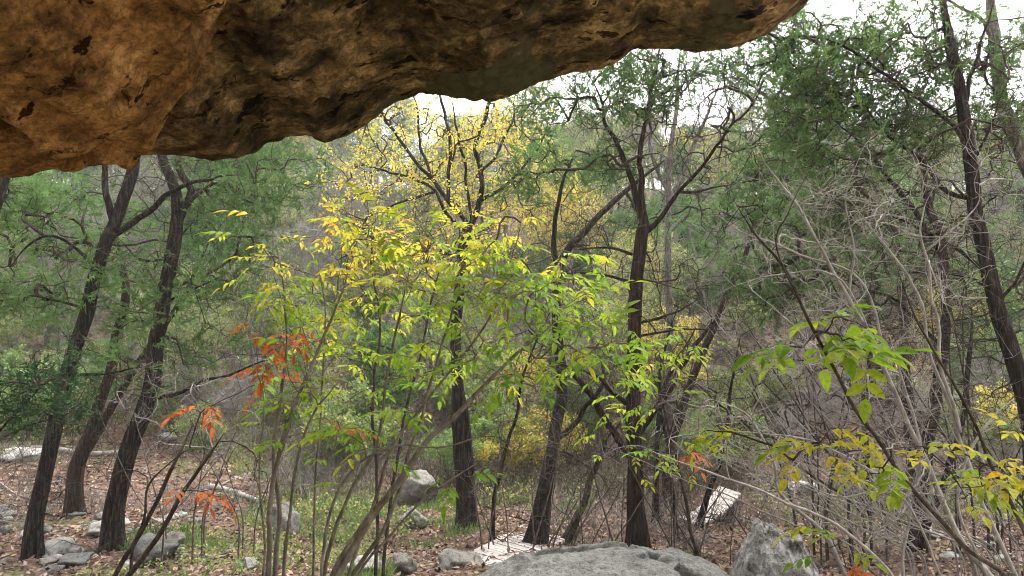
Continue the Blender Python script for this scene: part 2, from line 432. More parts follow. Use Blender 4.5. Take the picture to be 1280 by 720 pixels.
# ------------------------------------------------------------------ the rock shelter roof
def build_overhang():
    E = [(-300, 236, 3.2), (-150, 230, 3.3), (0, 220, 3.4), (60, 217, 3.45), (90, 213, 3.5), (125, 202, 3.6), (150, 194, 3.7), (200, 191, 3.9), (230, 194, 4.0), (262, 198, 4.1), (298, 199, 4.2),
         (315, 193, 4.3), (332, 180, 4.35), (365, 172, 4.4), (385, 173, 4.4), (405, 177, 4.4), (425, 170, 4.45), (442, 157, 4.5), (465, 143, 4.5), (490, 127, 4.5), (520, 119, 4.5), (555, 120, 4.5),
         (590, 126, 4.5), (615, 126, 4.5), (635, 117, 4.5), (660, 106, 4.5), (700, 95, 4.5), (750, 86, 4.5), (775, 76, 4.5), (790, 66, 4.5), (815, 61, 4.5), (850, 59, 4.5), (872, 65, 4.5), (885, 66, 4.5),
         (910, 62, 4.5), (940, 50, 4.5), (972, 28, 4.5), (1010, 1, 4.5), (1045, -34, 4.5), (1110, -95, 4.5), (1220, -200, 4.5), (1400, -360, 4.5)]
    e = np.array([P(*q) for q in E])
    e = np.vstack([[(-8.5, 2.4, -3.2), (-7, 2.8, -2.4), (-5.4, 3.1, -.4), (-4.3, 3.2, .55)], e])
    X = np.concatenate([np.arange(-8.4, -4, .08), np.arange(-4, 3, .02), np.arange(3, e[-1, 0], .06)])
    ye = np.interp(X, e[:, 0], e[:, 1]); ze = np.interp(X, e[:, 0], e[:, 2])
    ye = ye + .05 * fbm(X * 2, 3.3, 0, 4, 3); ze = ze + .022 * fbm(X * 6, 1.3, 0, 6, 5) + .02 * np.round(1.5 * fbm(X * 4, 7.7, 0, 16, 3)) * .5
    s = np.concatenate([np.linspace(1, .34, 50)[:-1], np.linspace(.34, 0, 190)])     # back ... edge
    BACK = -5.0
    x = np.repeat(X[None], len(s), 0); y = ye + (BACK - ye) * s[:, None]
    FY = [-5, 0.5, 1.9, 2.35, 2.9, 3.2, 3.5, 3.8, 4.3]; FX = [1.5, -.25, -.74, -.88, -1.33, -1.65, -1.94, -2.2, -2.6]
    jag = .10 * fbm(x * 2.2, y * 2.2, 0, 8, 4)
    m = sstep(-.16, .06, np.interp(y, FY, FX) - x + jag); me = sstep(-.16, .06, np.interp(ye, FY, FX) - X + jag[-1])
    fade = sstep(0, .07, s)[:, None]
    z = ze + .10 * (ye - y) - .30 * (m - me) * fade
    z = z + fade * (.07 * fbm(x * .8, y * .8, 0, 12, 2) + .022 * fbm(x * 3, y * 5, 0, 13, 4))
    rid = 1 - np.abs(fbm(x * 2.3, y * 3.6, 0, 15, 4)); z = z - fade * .03 * sstep(.7, 1, rid)
    pit = sstep(.42, .7, vnoise(x * 4 + 9, y * 9, 0, 21) + .5 * vnoise(x * 9, y * 19, 0, 22)); z = z + fade * .06 * pit
    step = fbm(x * .8, y * .8, 0, 31, 2) * 3; z = z + fade * .03 * (np.floor(step) - step + sstep(.0, .3, step - np.floor(step)))
    z = z + fade * .016 * np.abs(fbm(x * 5.5, y * 8, 0, 18, 4)) + .011 * fbm(x * 14, y * 17, 0, 17, 3) * sstep(0, .015, s)[:, None]
    chip = fbm(x * 3.1, y * 4.2, 0, 19, 3); z = z + fade * .025 * sstep(.30, .34, chip)
    rows = [np.stack([x, y, z], -1)]; tone = [np.clip(1 - sstep(-.45, .25, np.interp(y, FY, FX) - x + jag * 2.2), 0, 1)]
    bl = fbm(x * 2.4, y * 2.4, 0, 44, 5); alg = sstep(.02 + .085 * np.clip(bl + .35, 0, 1), .0, s[:, None] + 0 * x) * sstep(-.6, -.1, bl + .1 * fbm(x * 9, y * 9, 0, 45, 2)) * sstep(-1.3, -.7, x) * (1 - .55 * sstep(.6, 1.6, x)) + 0 * y
    alg = alg + .3 * sstep(.2, .5, fbm(x * 1.1, y * 1.1, 0, 41, 3)) * (1 - m)
    al = [alg]
    lip = []
    for a in np.linspace(.2, 1.57, 8):                                              # rounded lip, then the outer face
        lip.append((.10 * math.sin(a), .10 * (1 - math.cos(a))))
    for h in np.linspace(.25, 2.2, 26): lip.append((.1 + .25 * h * .3, h))
    for k in np.linspace(.0, 1, 14)[1:]: lip.append((None, k))
    for oy, oz in lip:
        if oy is None:
            yy = ye + .26 + (BACK - ye - .26) * oz; zz = np.maximum(ze, -.6) + 2.2 + .5 * oz
        else:
            yy = ye + oy; zz = ze + oz * (1 if oz < .2 else 1 + sstep(-5, -8, X) * .8)
        n = fbm(X * 1.7, yy * 1.7, zz * 2.6, 51, 4)
        k = sstep(.0, .4, oz if oy is not None else 1)
        rows.append(np.stack([X, yy + .14 * n * k, zz + .06 * n * k], -1)[None]); tone.append(np.full((1, len(X)), .8)); al.append(np.full((1, len(X)), .25))
    V = np.concatenate(rows); R, C = V.shape[:2]
    mb = MB(); idx = np.arange(R * C).reshape(R, C); nx = np.roll(idx, -1, 0)
    q = np.stack([idx[:, :-1], idx[:, 1:], nx[:, 1:], nx[:, :-1]], -1).reshape(-1, 4)
    mb.add(V.reshape(-1, 3), q, None, np.concatenate(tone).ravel())
    for c, rev in ((0, False), (C - 1, True)):
        ring = V[:, c]; cen = ring.mean(0); k = np.arange(R)
        t = np.stack([k, (k + 1) % R, np.full(R, R)], -1)
        mb.add(np.vstack([ring, cen]), None, t[:, ::-1] if rev else t, .8)
    o = mb.build('rock_overhang', M['shelter'])
    a = o.data.attributes.new('algae', 'FLOAT', 'POINT')
    av = np.concatenate([np.concatenate(al).ravel(), np.full(mb.n - R * C, .25)]).astype(np.float32); a.data.foreach_set('value', av)
    tag(o, 'massive orange brown limestone overhang roofing the shelter, dark algae stains along its lip', 'rock overhang')
build_overhang()

# ------------------------------------------------------------------ rocks
def ico(sub):
    bm = bmesh.new(); bmesh.ops.create_icosphere(bm, subdivisions=sub, radius=1)
    v = np.array([q.co[:] for q in bm.verts]); t = np.array([[w.index for w in f.verts] for f in bm.faces]); bm.free()
    return v, t
ICO = {k: ico(k) for k in (3, 4, 5)}
def rock_mb(size, seed, sub=4, spike=None):
    v, t = ICO[sub]; d = v.copy()
    r = np.random.default_rng(seed); rad = np.ones(len(v))
    for _ in range(26):                                                             # planes chip the ball into a broken block
        n = norm(r.normal(size=3) * np.array([1, 1, .8])); h = r.uniform(.55, .86)
        dot = d @ n; rad = np.minimum(rad, np.where(dot > .01, h / np.maximum(dot, .01), 9))
    rad = rad * (1 + .17 * fbm(d[:, 0] * 1.6 + seed, d[:, 1] * 1.6, d[:, 2] * 1.6, seed, 5) + .03 * fbm(d[:, 0] * 9, d[:, 1] * 9, d[:, 2] * 9 + seed, 3, 3))
    if spike is not None:
        q = np.sqrt(((d - norm(np.array(spike))) ** 2).sum(1)); rad = rad * (1 - .22 * sstep(.5, 1.1, q) * (d[:, 2] > 0)) + .62 * np.clip(1 - q / .75, 0, 1)
    v = d * rad[:, None] * np.asarray(size) * .5 * 1.2
    mb = MB(); mb.add(v, None, t); return mb
def rock(px, py, w, h, label, m='lime_pale', seed=0, dep=None, sub=4, Y=None, group=None, name='rock', cat='rock', rot=None, sink=.3, spike=None):
    g = G(px, py) if Y is None else P(px, py, Y)
    k = g[1] / F
    W, Hh = w * k, h * k; D = W * (dep or .9)
    mb = rock_mb((W, D, Hh * 1.25), seed, sub, spike)
    x, y = g[0], g[1] + D * .3
    o = mb.build(name, M[m], None, True)
    o.location = (x, y, float(H(x, y)) + Hh * (.5 - sink * .6) if Y is None else g[2] + Hh * .5); o.rotation_euler = (0, 0, rot if rot is not None else U(-.6, .6))
    return tag(o, label, cat, group)

def profile_boulder(top, D0, half, back, label, m, rough, crack=None):
    tp = np.array([P(a, b, D0 + back) for a, b in top]); X = np.linspace(tp[0, 0], tp[-1, 0], 300); Vv = np.linspace(-1, 1, 200)
    zt = np.interp(X, tp[:, 0], tp[:, 2]); x, v = np.meshgrid(X, Vv); y = D0 + v * half + .05 * half * np.sin(x * 3)
    base = H(x, y) - .15
    prof = np.clip(1 - np.abs(v) ** 3.2, 0, 1) ** .55 * np.clip(1 - np.abs((x - X.mean()) / (X[-1] - X[0]) * 2) ** 8, 0, 1) ** .4
    if rough > 1: prof = np.minimum(prof, np.clip(1.06 - .62 * np.clip(-v - .05, 0, 1) - .5 * np.clip(v - .1, 0, 1) ** 1.2, 0, 1)) * (prof > 0)
    z = base + (zt - base) * prof + rough * prof * (.035 * fbm(x * 3, y * 3, 0, 61, 5) + .014 * fbm(x * 12, y * 12, 0, 62, 3))
    if rough > 1:                                                                    # chipped ledges and facets
        k = fbm(x * 4.5, y * 4.5, z * 2, 67, 3) * 3; z = z + prof * .045 * (np.floor(k) - k); y = y + prof * .05 * fbm(x * 7, z * 9, y, 68, 4); x = x + prof * .03 * fbm(y * 7, z * 9, x, 69, 4)
    if crack:
        cr = np.array([P(a, 690, D0)[0] for a in crack]); cy = np.array([5.5, 5.2, 4.95, 4.7])
        dc = np.abs(x - np.interp(-y, -cy, cr) - .05 * fbm(y * 6, x * 2, 0, 64, 3)); z = z - .11 * sstep(.06, 0, dc) * prof * sstep(5.85, 5.5, y)
    z = z - .05 * sstep(.25, .6, fbm(x * 4, y * 6, 0, 66, 2)) * prof
    w = len(X); i, j = np.meshgrid(np.arange(199), np.arange(w - 1), indexing='ij'); b = (i * w + j).ravel()
    mb = MB(); mb.add(np.stack([x, y, z], -1).reshape(-1, 3), np.stack([b, b + 1, b + w + 1, b + w], -1))
    tag(mb.build('boulder', M[m]), label, 'boulder')
profile_boulder([(560, 735), (590, 712), (620, 698), (655, 688), (690, 681), (720, 677), (745, 673), (775, 673), (800, 675), (814, 677), (824, 675), (840, 675), (865, 680), (890, 692), (908, 708), (922, 735)],
    5.2, .8, .5, 'broad rounded grey limestone boulder with a crack, in front of the straight juniper trunk', 'lime', 1, (806, 818, 838, 862))
profile_boulder([(918, 718), (926, 700), (936, 682), (943, 668), (942, 658), (948, 651), (956, 654), (968, 656), (982, 663), (995, 669), (1006, 682), (1012, 698), (1018, 718)],
    7.0, .36, .02, 'jagged pointed pale grey boulder standing right of the broad rounded boulder', 'lime_pale', 1.6)
rock(520, 632, 62, 42, 'pale angular boulder on the slope behind the fanning sapling stems', 'lime_mid', 12, .8, 5, name='boulder', cat='boulder', sink=.2)
rock(516, 662, 34, 26, 'small dark hollowed rock at the foot of the pale angular boulder', 'lime_dark', 13)
rock(352, 676, 40, 42, 'pale white rock beside the grass behind the left sapling clump', 'lime_mid', 14, .8)
rock(572, 712, 66, 26, 'smooth pale slab of limestone just left of the broad boulder', 'lime_mid', 15, 1.1)
rock(505, 722, 36, 30, 'dark blocky rock between two pale slabs at the bottom edge', 'lime_dark', 16)
rock(455, 722, 60, 22, 'low pale slab under the fanning sapling stems', 'lime_pale', 17)
rock(310, 716, 22, 18, 'small white rock at the foot of the left sapling clump', 'lime_pale', 18)
rock(182, 706, 66, 36, 'squarish tan grey slab beneath the dark forked stems', 'lime', 19, .9)
rock(206, 690, 34, 20, 'dark small rock touching the squarish tan grey slab', 'lime_dark', 20)
rock(120, 672, 44, 16, 'flat pale stone beside the foot of the thick left juniper', 'lime_pale', 21)
rock(60, 700, 62, 18, 'broad flat pale stone among rubble under the leaning juniper', 'lime_pale', 22)
rock(18, 578, 60, 16, 'long flat white ledge stone near the fallen pale log', 'lime_pale', 23)
rock(85, 710, 40, 16, 'low grey stone in the rubble, right of the broad flat stone', 'lime', 24)
rock(450, 585, 36, 22, 'pale rock on the grassy slope, above the angular boulder', 'lime_pale', 25)
rock(1010, 618, 40, 16, 'low pale rock beside the far end of the right boardwalk', 'lime_pale', 26)
for k in range(52):
    px, py = (U(-5, 250), U(640, 718)) if k < 42 else (U(1150, 1275), U(660, 705))
    L = ('small pale limestone stone in the rubble at lower left', 'stones in the left rubble') if k < 42 else ('small grey stone under the bare grey thicket', 'stones under the right thicket')
    rock(px, py, U(9, 30), U(5, 11), L[0], ('lime_mid', 'lime', 'lime_pale')[k % 3], 40 + k, 1., 3, group=L[1], name='stone', cat='stone')
for k in range(14):
    px, py = U(0, 1280), U(440, 560)
    rock(px, py, U(14, 34), U(7, 16), 'pale limestone rock half buried on the far slope', 'lime_pale', 80 + k, 1., 3, group='rocks on the far slope')

# ------------------------------------------------------------------ boardwalks
def boardwalk(label, corners, Ys, n, flat):
    """corners: near-left, near-right, far-right, far-left pixels"""
    if flat:
        zn = float(np.mean([G(*q)[2] for q in corners[:2]]))         # level of the ground at the near end
        c = [P(a, b, 1.0) for a, b in corners]; c = [d * ((zn + lift) / d[2]) for d, lift in zip(c, Ys)]
    else:
        c = [G(a, b) * .985 for a, b in corners]
    root = empty('boardwalk', c[0], label, 'boardwalk', None)
    def pt(u, t, dz=0):
        a = c[0] + (c[1] - c[0]) * u; b = c[3] + (c[2] - c[3]) * u
        q = a + (b - a) * t; q = q.copy(); q[2] += dz - (.10 * math.sin(t * math.pi) if flat else -.05); return q - c[0]
    deck = MB()
    for i in range(n):
        t0, t1 = i / n + .06 / n, (i + 1) / n - .06 / n; dz = U(-.006, .006)
        e0, e1 = U(-.015, .015), U(-.015, .015)
        v = [pt(-.0 + e0, t0, dz), pt(1 + e1, t0, dz), pt(1 + e1, t1, dz), pt(e0, t1, dz)]
        v += [q - np.array([0, 0, .035]) for q in v]
        deck.add(v, [[0, 1, 2, 3], [7, 6, 5, 4], [0, 4, 5, 1], [1, 5, 6, 2], [2, 6, 7, 3], [3, 7, 4, 0]], None, U(0, 1))
    deck.build('deck', M['wood'], root, False)
    for u in (.08, .92):
        b = MB(); ts = np.linspace(0, 1, 9)
        for t0, t1 in zip(ts[:-1], ts[1:]):
            v = [pt(u - .03, t0, -.04), pt(u + .03, t0, -.04), pt(u + .03, t1, -.04), pt(u - .03, t1, -.04)]
            v += [q - np.array([0, 0, .16]) for q in v]
            b.add(v, [[0, 1, 2, 3], [7, 6, 5, 4], [0, 4, 5, 1], [1, 5, 6, 2], [2, 6, 7, 3], [3, 7, 4, 0]])
        b.build('stringer', M['twig_brown'], root, False)
    for t in (.12, .85):
        for u in (.08, .92):
            b = MB(); q = pt(u, t, -.06); w = q + c[0]; zg = float(H(w[0], w[1])) - .2
            bot = q.copy(); bot[2] = zg - c[0][2]
            if bot[2] > q[2] - .1: bot[2] = q[2] - .15
            tube(b, np.array([bot, q]), [.045, .045], 6); b.build('post', M['twig_brown'], root, False)
boardwalk('pale plank boardwalk climbing right of the straight juniper trunk', [(847, 647), (873, 657), (926, 616), (899, 607)], [.10, .10, .42, .42], 17, True)
boardwalk('pale plank boardwalk section behind the broad boulder and the leaning trunk', [(575, 702), (636, 722), (708, 677), (652, 660)], [.25, .25, .3, .3], 22, False)

# ------------------------------------------------------------------ trees and shrubs from stems and foliage zones
def zone(px, py, rx, ry, Y, rY, n, clump=13, cr=.2, shell=False):
    """points in clumps inside an ellipsoid seen at px,py and Y metres away"""
    nc = max(1, n // clump); c = rdir(nc) * (rng.uniform(0, 1, (nc, 1)) ** (1 / 3))
    cen = np.array([P(px + a * rx, py + b * ry, max(1.5, Y + d * rY)) for a, b, d in c])
    i = rng.integers(0, nc, n)
    return cen[i] + rng.normal(size=(n, 3)) * cr * np.array([1, 1, .65])

def grow(nodes, tans, targets, seg=.12, jit=.02, rmin=.0022, up=.0, powr=.45, rmax=.05):
    """twigs that reach every target from the nearest wood already there"""
    n0 = len(nodes); cap = n0 + 64 + len(targets) * 40
    Q = np.empty((cap, 3)); par = np.full(cap, -1); T = np.zeros((cap, 3)); Q[:n0] = nodes; T[:n0] = tans; n = n0
    d0 = np.array([((nodes - t) ** 2).sum(1).min() for t in targets]); ends = []
    for t in targets[np.argsort(d0)]:
        df = t - Q[:n]; d2 = (df ** 2).sum(1); al = (df * T[:n]).sum(1) / np.sqrt(d2 + 1e-9)
        j = int(np.argmin(d2 * (1.35 - .5 * al))); a = Q[j]; L = math.sqrt(d2[j])
        if L < .01: continue
        k = int(min(30, max(2, round(L / seg)))); u = norm(t - a)
        ctl = a + norm(T[j] * .45 + u + np.array([0, 0, up])) * L * .5; pr = j; last = a
        for i in range(1, k + 1):
            f = i / k; q = (1 - f) ** 2 * a + 2 * f * (1 - f) * ctl + f * f * t
            if i < k: q = q + rng.normal(size=3) * jit * min(1., L)
            if n >= cap: break
            Q[n] = q; par[n] = pr; T[n] = norm(q - last); last = q; pr = n; n += 1
        ends.append(n - 1)
    cnt = np.zeros(n); cnt[ends] = 1
    for i in range(n - 1, n0 - 1, -1):
        if par[i] >= 0: cnt[par[i]] += cnt[i]
    i = np.arange(n0, n); r = np.minimum(rmin * np.maximum(cnt[i], 1) ** powr, rmax)
    pr = par[i]; rp = np.where(pr >= n0, np.minimum(rmin * np.maximum(cnt[pr], 1) ** powr, r * 1.25), r * 1.1)
    return dict(P0=Q[pr], P1=Q[i], R0=rp, R1=r, ends=Q[ends], tdir=T[ends], nodes=Q[n0:n], ndir=T[n0:n], cnt=cnt[n0:n])

def stemline(pts, w0, w1, k=6, ground=False, wig=1.0):
    """pixel stem (px, py, depth) -> world polyline and radii; w in photo pixels"""
    w = np.array([P(*q) for q in pts]); n = len(w)
    if ground:
        b = w[0].copy(); b[2] = float(H(b[0], b[1])) - .08
        if b[2] < w[0][2] - .05: w = np.vstack([b, w])
        else: w[0][2] = b[2]
        n = len(w)
    r = np.linspace(w0, w1, n) * .5 * w[:, 1] / F * (.76 if w[0, 1] < 5.8 else 1)
    r[-1] *= .35
    r = r * np.cos(np.arctan(np.abs(w[:, 0]) / w[:, 1]))
    q, r = catmull(w, r, k)
    L = np.concatenate([[0], np.cumsum(np.linalg.norm(np.diff(q, axis=0), axis=1))]); f = np.clip(L / max(L[-1], .01), 0, 1)[:, None]
    s0 = float(w[0].sum() * 7); a = (.055 if not ground else .03) * wig * np.minimum(1, f * 4) * min(1.6, L[-1])
    q = q + a * np.stack([fbm(L * 2.2 + s0, s0, j, 91, 3) for j in range(3)], -1)
    return q, r

def twigs_off(nodes, tans, n, L, droop=.1, r=.0025, bend=.3):
    """short dead twigs: two-piece bent prisms"""
    i = rng.integers(0, len(nodes), n); a = nodes[i]
    d = rdir(n); d = norm(d - tans[i] * (d * tans[i]).sum(1)[:, None] * .6 - np.array([0, 0, droop]))
    Ls = L * rng.uniform(.3, 1, n)[:, None]
    b = a + d * Ls * .5; d2 = norm(d + rdir(n) * bend * .55); c = b + d2 * Ls * .5
    d3 = norm(d + rdir(n) * .5); e = b + d3 * Ls * .35
    R = np.full(n, r) * rng.uniform(.7, 1.3, n)
    return np.vstack([a, b, b]), np.vstack([b, c, e]), np.concatenate([R, R * .7, R * .5]), np.concatenate([R * .7, R * .4, R * .3])

def sprays(mb, A, D, n, size, spread, tmpl, tone, jit=.12, up=.2, normal_up=None, leaf_jit=.08):
    i = np.repeat(np.arange(len(A)), n); N = len(i)
    pos = A[i] + rng.normal(size=(N, 3)) * spread; d = norm(D[i] + rdir(N) * .9 + np.array([0, 0, up]))
    if normal_up is not None: d[:, 2] *= .45
    ct = (rng.uniform(-1, 1, len(A)) * jit * 1.3)[i] + rng.normal(size=N) * jit * .6
    which = rng.integers(0, len(tmpl), N); nrm = None
    tn = tone if np.isscalar(tone) else np.asarray(tone)[i]
    tt = np.clip(tn + ct, 0, 1)
    sz = size * rng.uniform(.65, 1.25, N)
    for k, (tv, tq, lf) in enumerate(tmpl):
        m = which == k
        nr = None if normal_up is None else norm(np.array([0, 0, 1.]) + rdir(int(m.sum())) * normal_up)
        instances(mb, pos[m], d[m], sz[m], tv, tq, tt[m], nr, leaf_jit, lf)

def near_tree(name, label, cat, stems, limbs, zones, bark='bark_dark', leaf='juniper', size=.19, per=4, tone=.55, rough=.06, dead=0, deadL=.6, bare=(), twig='stem_dark', tmpl=None, spread=.07, flare=.75, deadfrom=0., seg=.14, up=.1, rmin=.0040, group=None, sides=16, leaf_up=None, thin=.62):
    lines = [stemline(s[0], s[1], s[2], 6, True, .45) for s in stems]
    base = lines[0][0][0].copy(); base[2] += .08
    root = empty(name, base, label, cat, group)
    allp, allt = [], []
    mb = MB()
    for k, (p, r) in enumerate(lines):
        tube(mb, p, r, sides, rough, flare, seed=k * 3 + base[0]); 
        t = np.gradient(p, axis=0); allp.append(p[3:]); allt.append(norm(t)[3:])
    mb.build('trunk', M[bark], root, origin=base)
    for q in limbs:
        p, r = stemline(q[0], q[1] * .82, q[2], 5, False, .55); b = MB(); tube(b, p, r, 8, rough * .7); b.build('limb', M[bark], root, origin=base)
        allp.append(p); allt.append(norm(np.gradient(p, axis=0)))
    nodes, tans = np.vstack(allp), np.vstack(allt)
    # crown twigs grow from anywhere on the upper wood
    tw = MB()
    Z = [zone(*(z[:6] + (int(z[6] * thin),) + z[7:])) for z in zones]; B = [zone(*z) for z in bare]
    if Z or B:
        T = np.vstack(Z + B); g = grow(nodes, tans, T, seg, .05, rmin, up)
        prisms(tw, g['P0'], g['P1'], g['R0'], g['R1'], 4)
        if B:
            a = twigs_off(g['nodes'], g['ndir'], len(T) * 2, .4, .0, .003); prisms(tw, *a)
    if dead:
        dead = int(dead * 1.7)
        k = max(1, int(len(lines[0][0]) * deadfrom)); nn = np.vstack([l[0][k:] for l in lines] + allp[len(lines):]); tt = np.vstack([norm(np.gradient(l[0], axis=0))[k:] for l in lines] + allt[len(lines):])
        i = rng.integers(0, len(nn), dead); dd = rdir(dead); dd[:, 2] *= .5; tg = nn[i] + norm(dd) * deadL * rng.uniform(.4, 1.2, (dead, 1))
        g2 = grow(nn, tt * .2, tg, .11, .04, .0038, 0)
        prisms(tw, g2['P0'], g2['P1'], g2['R0'], g2['R1'], 3)
        a = twigs_off(g2['nodes'], g2['ndir'], dead * 9, .36, .1, .0026); prisms(tw, *a)
    if tw.n: tw.build('twigs', M[twig], root, origin=base)
    if Z:
        nz = np.vstack(Z); lf = MB()
        # foliage at the twig ends and the last stretch before them
        m = np.array([np.min(((nz - e) ** 2).sum(1)) < 1e-6 for e in g['ends']]) if B else np.ones(len(g['ends']), bool)
        sprays(lf, g['ends'][m], g['tdir'][m], per, size, spread, tmpl or SPRAY, tone, .16, .15, leaf_up)
        lf.build('crown', M[leaf], root, False, origin=base)
    return root

J = 'juniper'
# --- left group
near_tree('juniper_tree', 'dark slender juniper leaning right, leftmost of the two trunks reaching the overhang', J,
    [([(44, 652, 8.6), (62, 570, 8.65), (84, 470, 8.7), (108, 385, 8.8), (132, 310, 8.85), (152, 255, 8.9), (168, 195, 9.0), (185, 120, 9.2), (215, 0, 9.6)], 33, 20)],
    [([(143, 283, 8.87), (132, 250, 8.8), (128, 215, 8.75), (140, 170, 8.7), (150, 90, 8.7)], 13, 6), ([(145, 292, 8.9), (170, 270, 8.85), (205, 248, 8.8), (245, 232, 8.7), (300, 215, 8.6)], 13, 4),
     ([(119, 335, 8.8), (95, 310, 8.7), (62, 297, 8.5), (38, 306, 8.4), (10, 335, 8.3)], 6, 3), ([(105, 385, 8.8), (60, 372, 8.6), (10, 368, 8.3)], 5, 2), ([(88, 470, 8.7), (140, 468, 8.5), (200, 452, 8.3)], 6, 2)],
    [(50, 265, 75, 45, 9.6, 1.2, 330), (110, 330, 60, 50, 9.2, .9, 120), (25, 360, 50, 55, 9.4, 1, 180), (180, 150, 90, 60, 9.4, 1.2, 90), (235, 300, 50, 50, 9., .8, 40), (120, 430, 60, 40, 8.8, .8, 30)], thin=.44, dead=70, deadL=.8)
near_tree('juniper_tree', 'thick dark juniper with flared foot, right one of the left leaning pair', J,
    [([(143, 640, 9.0), (160, 570, 9.02), (185, 490, 9.05), (203, 390, 9.1), (216, 310, 9.15), (224, 265, 9.2), (215, 225, 9.2), (202, 190, 9.3), (195, 100, 9.4)], 40, 16)],
    [([(222, 275, 9.2), (238, 240, 9.2), (225, 195, 9.2), (235, 120, 9.3)], 15, 7), ([(214, 322, 9.1), (180, 325, 8.9), (150, 300, 8.7)], 6, 2), ([(188, 500, 9.0), (240, 482, 8.7), (300, 462, 8.4), (345, 447, 8.2)], 7, 2), ([(205, 380, 9.1), (245, 360, 9), (270, 346, 8.9)], 5, 2)],
    [(340, 215, 70, 40, 10, 1.0, 280), (275, 255, 60, 50, 9.6, .9, 150), (250, 330, 40, 50, 9.3, .7, 40), (170, 390, 50, 40, 9.0, .8, 60), (300, 320, 50, 60, 10, .9, 130), (230, 440, 60, 50, 9.2, .8, 90), (260, 150, 90, 60, 9.6, 1.2, 80)], thin=.44, dead=80, deadL=.8, flare=.6)
near_tree('juniper_tree', 'shorter leaning juniper with two stems between the left pair, standing behind them', J,
    [([(95, 583, 11.0), (115, 535, 11.05), (133, 480, 11.1), (146, 420, 11.15), (158, 370, 11.2), (150, 320, 11.3), (140, 260, 11.5)], 27, 12), ([(100, 583, 11.0), (128, 530, 11.0), (160, 475, 11), (185, 438, 11), (230, 370, 11.2), (262, 300, 11.4)], 22, 8)],
    [], [(200, 380, 70, 60, 11.5, 1, 130), (130, 290, 60, 50, 11.6, 1, 160), (260, 270, 40, 40, 11.6, .8, 40)], thin=.44, dead=50, bark='bark_red')
near_tree('juniper_sapling', 'small dark juniper bough hanging low at the left edge', J,
    [([(-60, 690, 6.4), (-40, 600, 6.5), (-5, 545, 6.6), (35, 500, 6.7), (62, 470, 6.8)], 9, 4)], [([(0, 548, 6.6), (40, 530, 6.7), (85, 515, 6.8)], 4, 2)],
    [(45, 470, 40, 30, 6.8, .4, 70, 10, .12), (85, 520, 26, 16, 6.9, .3, 36, 10, .1), (20, 530, 30, 20, 6.7, .3, 30, 10, .1), (10, 480, 20, 40, 6.6, .3, 30, 10, .12)], leaf='juniper_dark', size=.13, per=4, spread=.05, dead=10)
near_tree('leaning_tree', 'dark trunk just under the overhang at the far left edge', 'tree',
    [([(-75, 700, 7.5), (-55, 520, 7.6), (-30, 350, 7.7), (2, 235, 7.8), (30, 120, 8)], 26, 18)], [], [(10, 250, 60, 30, 8.6, .8, 80), (-20, 330, 60, 60, 8.6, .8, 50)], dead=20)

# --- centre
near_tree('juniper_tree', 'tall straight juniper with reddish stringy bark behind the broad boulder, centre right', J,
    [([(797, 676, 9.0), (795, 620, 9.0), (793, 540, 9.0), (793, 440, 9.0), (796, 350, 9.0), (801, 290, 9.0), (804, 262, 9.0)], 31, 22)],
    [([(803, 275, 9.0), (795, 250, 9.0), (783, 215, 9.0), (770, 170, 9.0), (755, 140, 9.1), (735, 95, 9.2)], 12, 3), ([(804, 268, 9.), (802, 235, 9.0), (801, 200, 9.0), (808, 150, 9.0), (818, 90, 9.1), (825, 40, 9.2)], 11, 3),
     ([(808, 290, 9.0), (828, 270, 8.9), (850, 240, 8.8), (895, 185, 8.7), (935, 135, 8.6), (965, 85, 8.5)], 9, 2), ([(850, 240, 8.8), (880, 238, 8.8), (930, 225, 8.7)], 5, 2),
     ([(795, 580, 9.0), (765, 540, 8.9), (740, 495, 8.8), (718, 465, 8.7), (700, 448, 8.6)], 12, 6), ([(787, 507, 9.0), (765, 488, 8.9), (745, 472, 8.8), (722, 463, 8.7)], 8, 3),
     ([(788, 352, 9), (750, 345, 8.8), (700, 345, 8.5)], 5, 2), ([(800, 420, 9), (850, 410, 8.8), (915, 412, 8.6)], 4, 1.5), ([(797, 405, 9), (840, 390, 9.2), (880, 370, 9.4)], 5, 2), ([(790, 318, 9), (760, 310, 8.9), (720, 312, 8.8)], 5, 2), ([(797, 545, 9), (835, 490, 9.1), (870, 430, 9.2), (900, 392, 9.3)], 10, 5)],
    [(755, 130, 50, 45, 9.2, .8, 130), (700, 130, 40, 30, 9.4, .8, 60), (785, 75, 60, 30, 9.3, .8, 90), (650, 230, 24, 40, 9.6, .5, 50), (770, 200, 30, 30, 9.2, .5, 40), (870, 110, 60, 40, 9, .9, 70), (900, 200, 60, 50, 9, .9, 40)],
    bark='bark_red', dead=110, deadL=1.0, thin=.6, bare=[(880, 170, 80, 70, 8.9, .7, 90, 4, .3), (860, 330, 60, 70, 9, .8, 50, 4, .3), (840, 90, 60, 50, 9.1, .8, 90, 4, .3), (800, 150, 60, 80, 9, .8, 90, 4, .3), (930, 140, 60, 60, 8.8, .7, 90, 4, .3), (720, 330, 60, 60, 9, .7, 40, 4, .3)], sides=22)
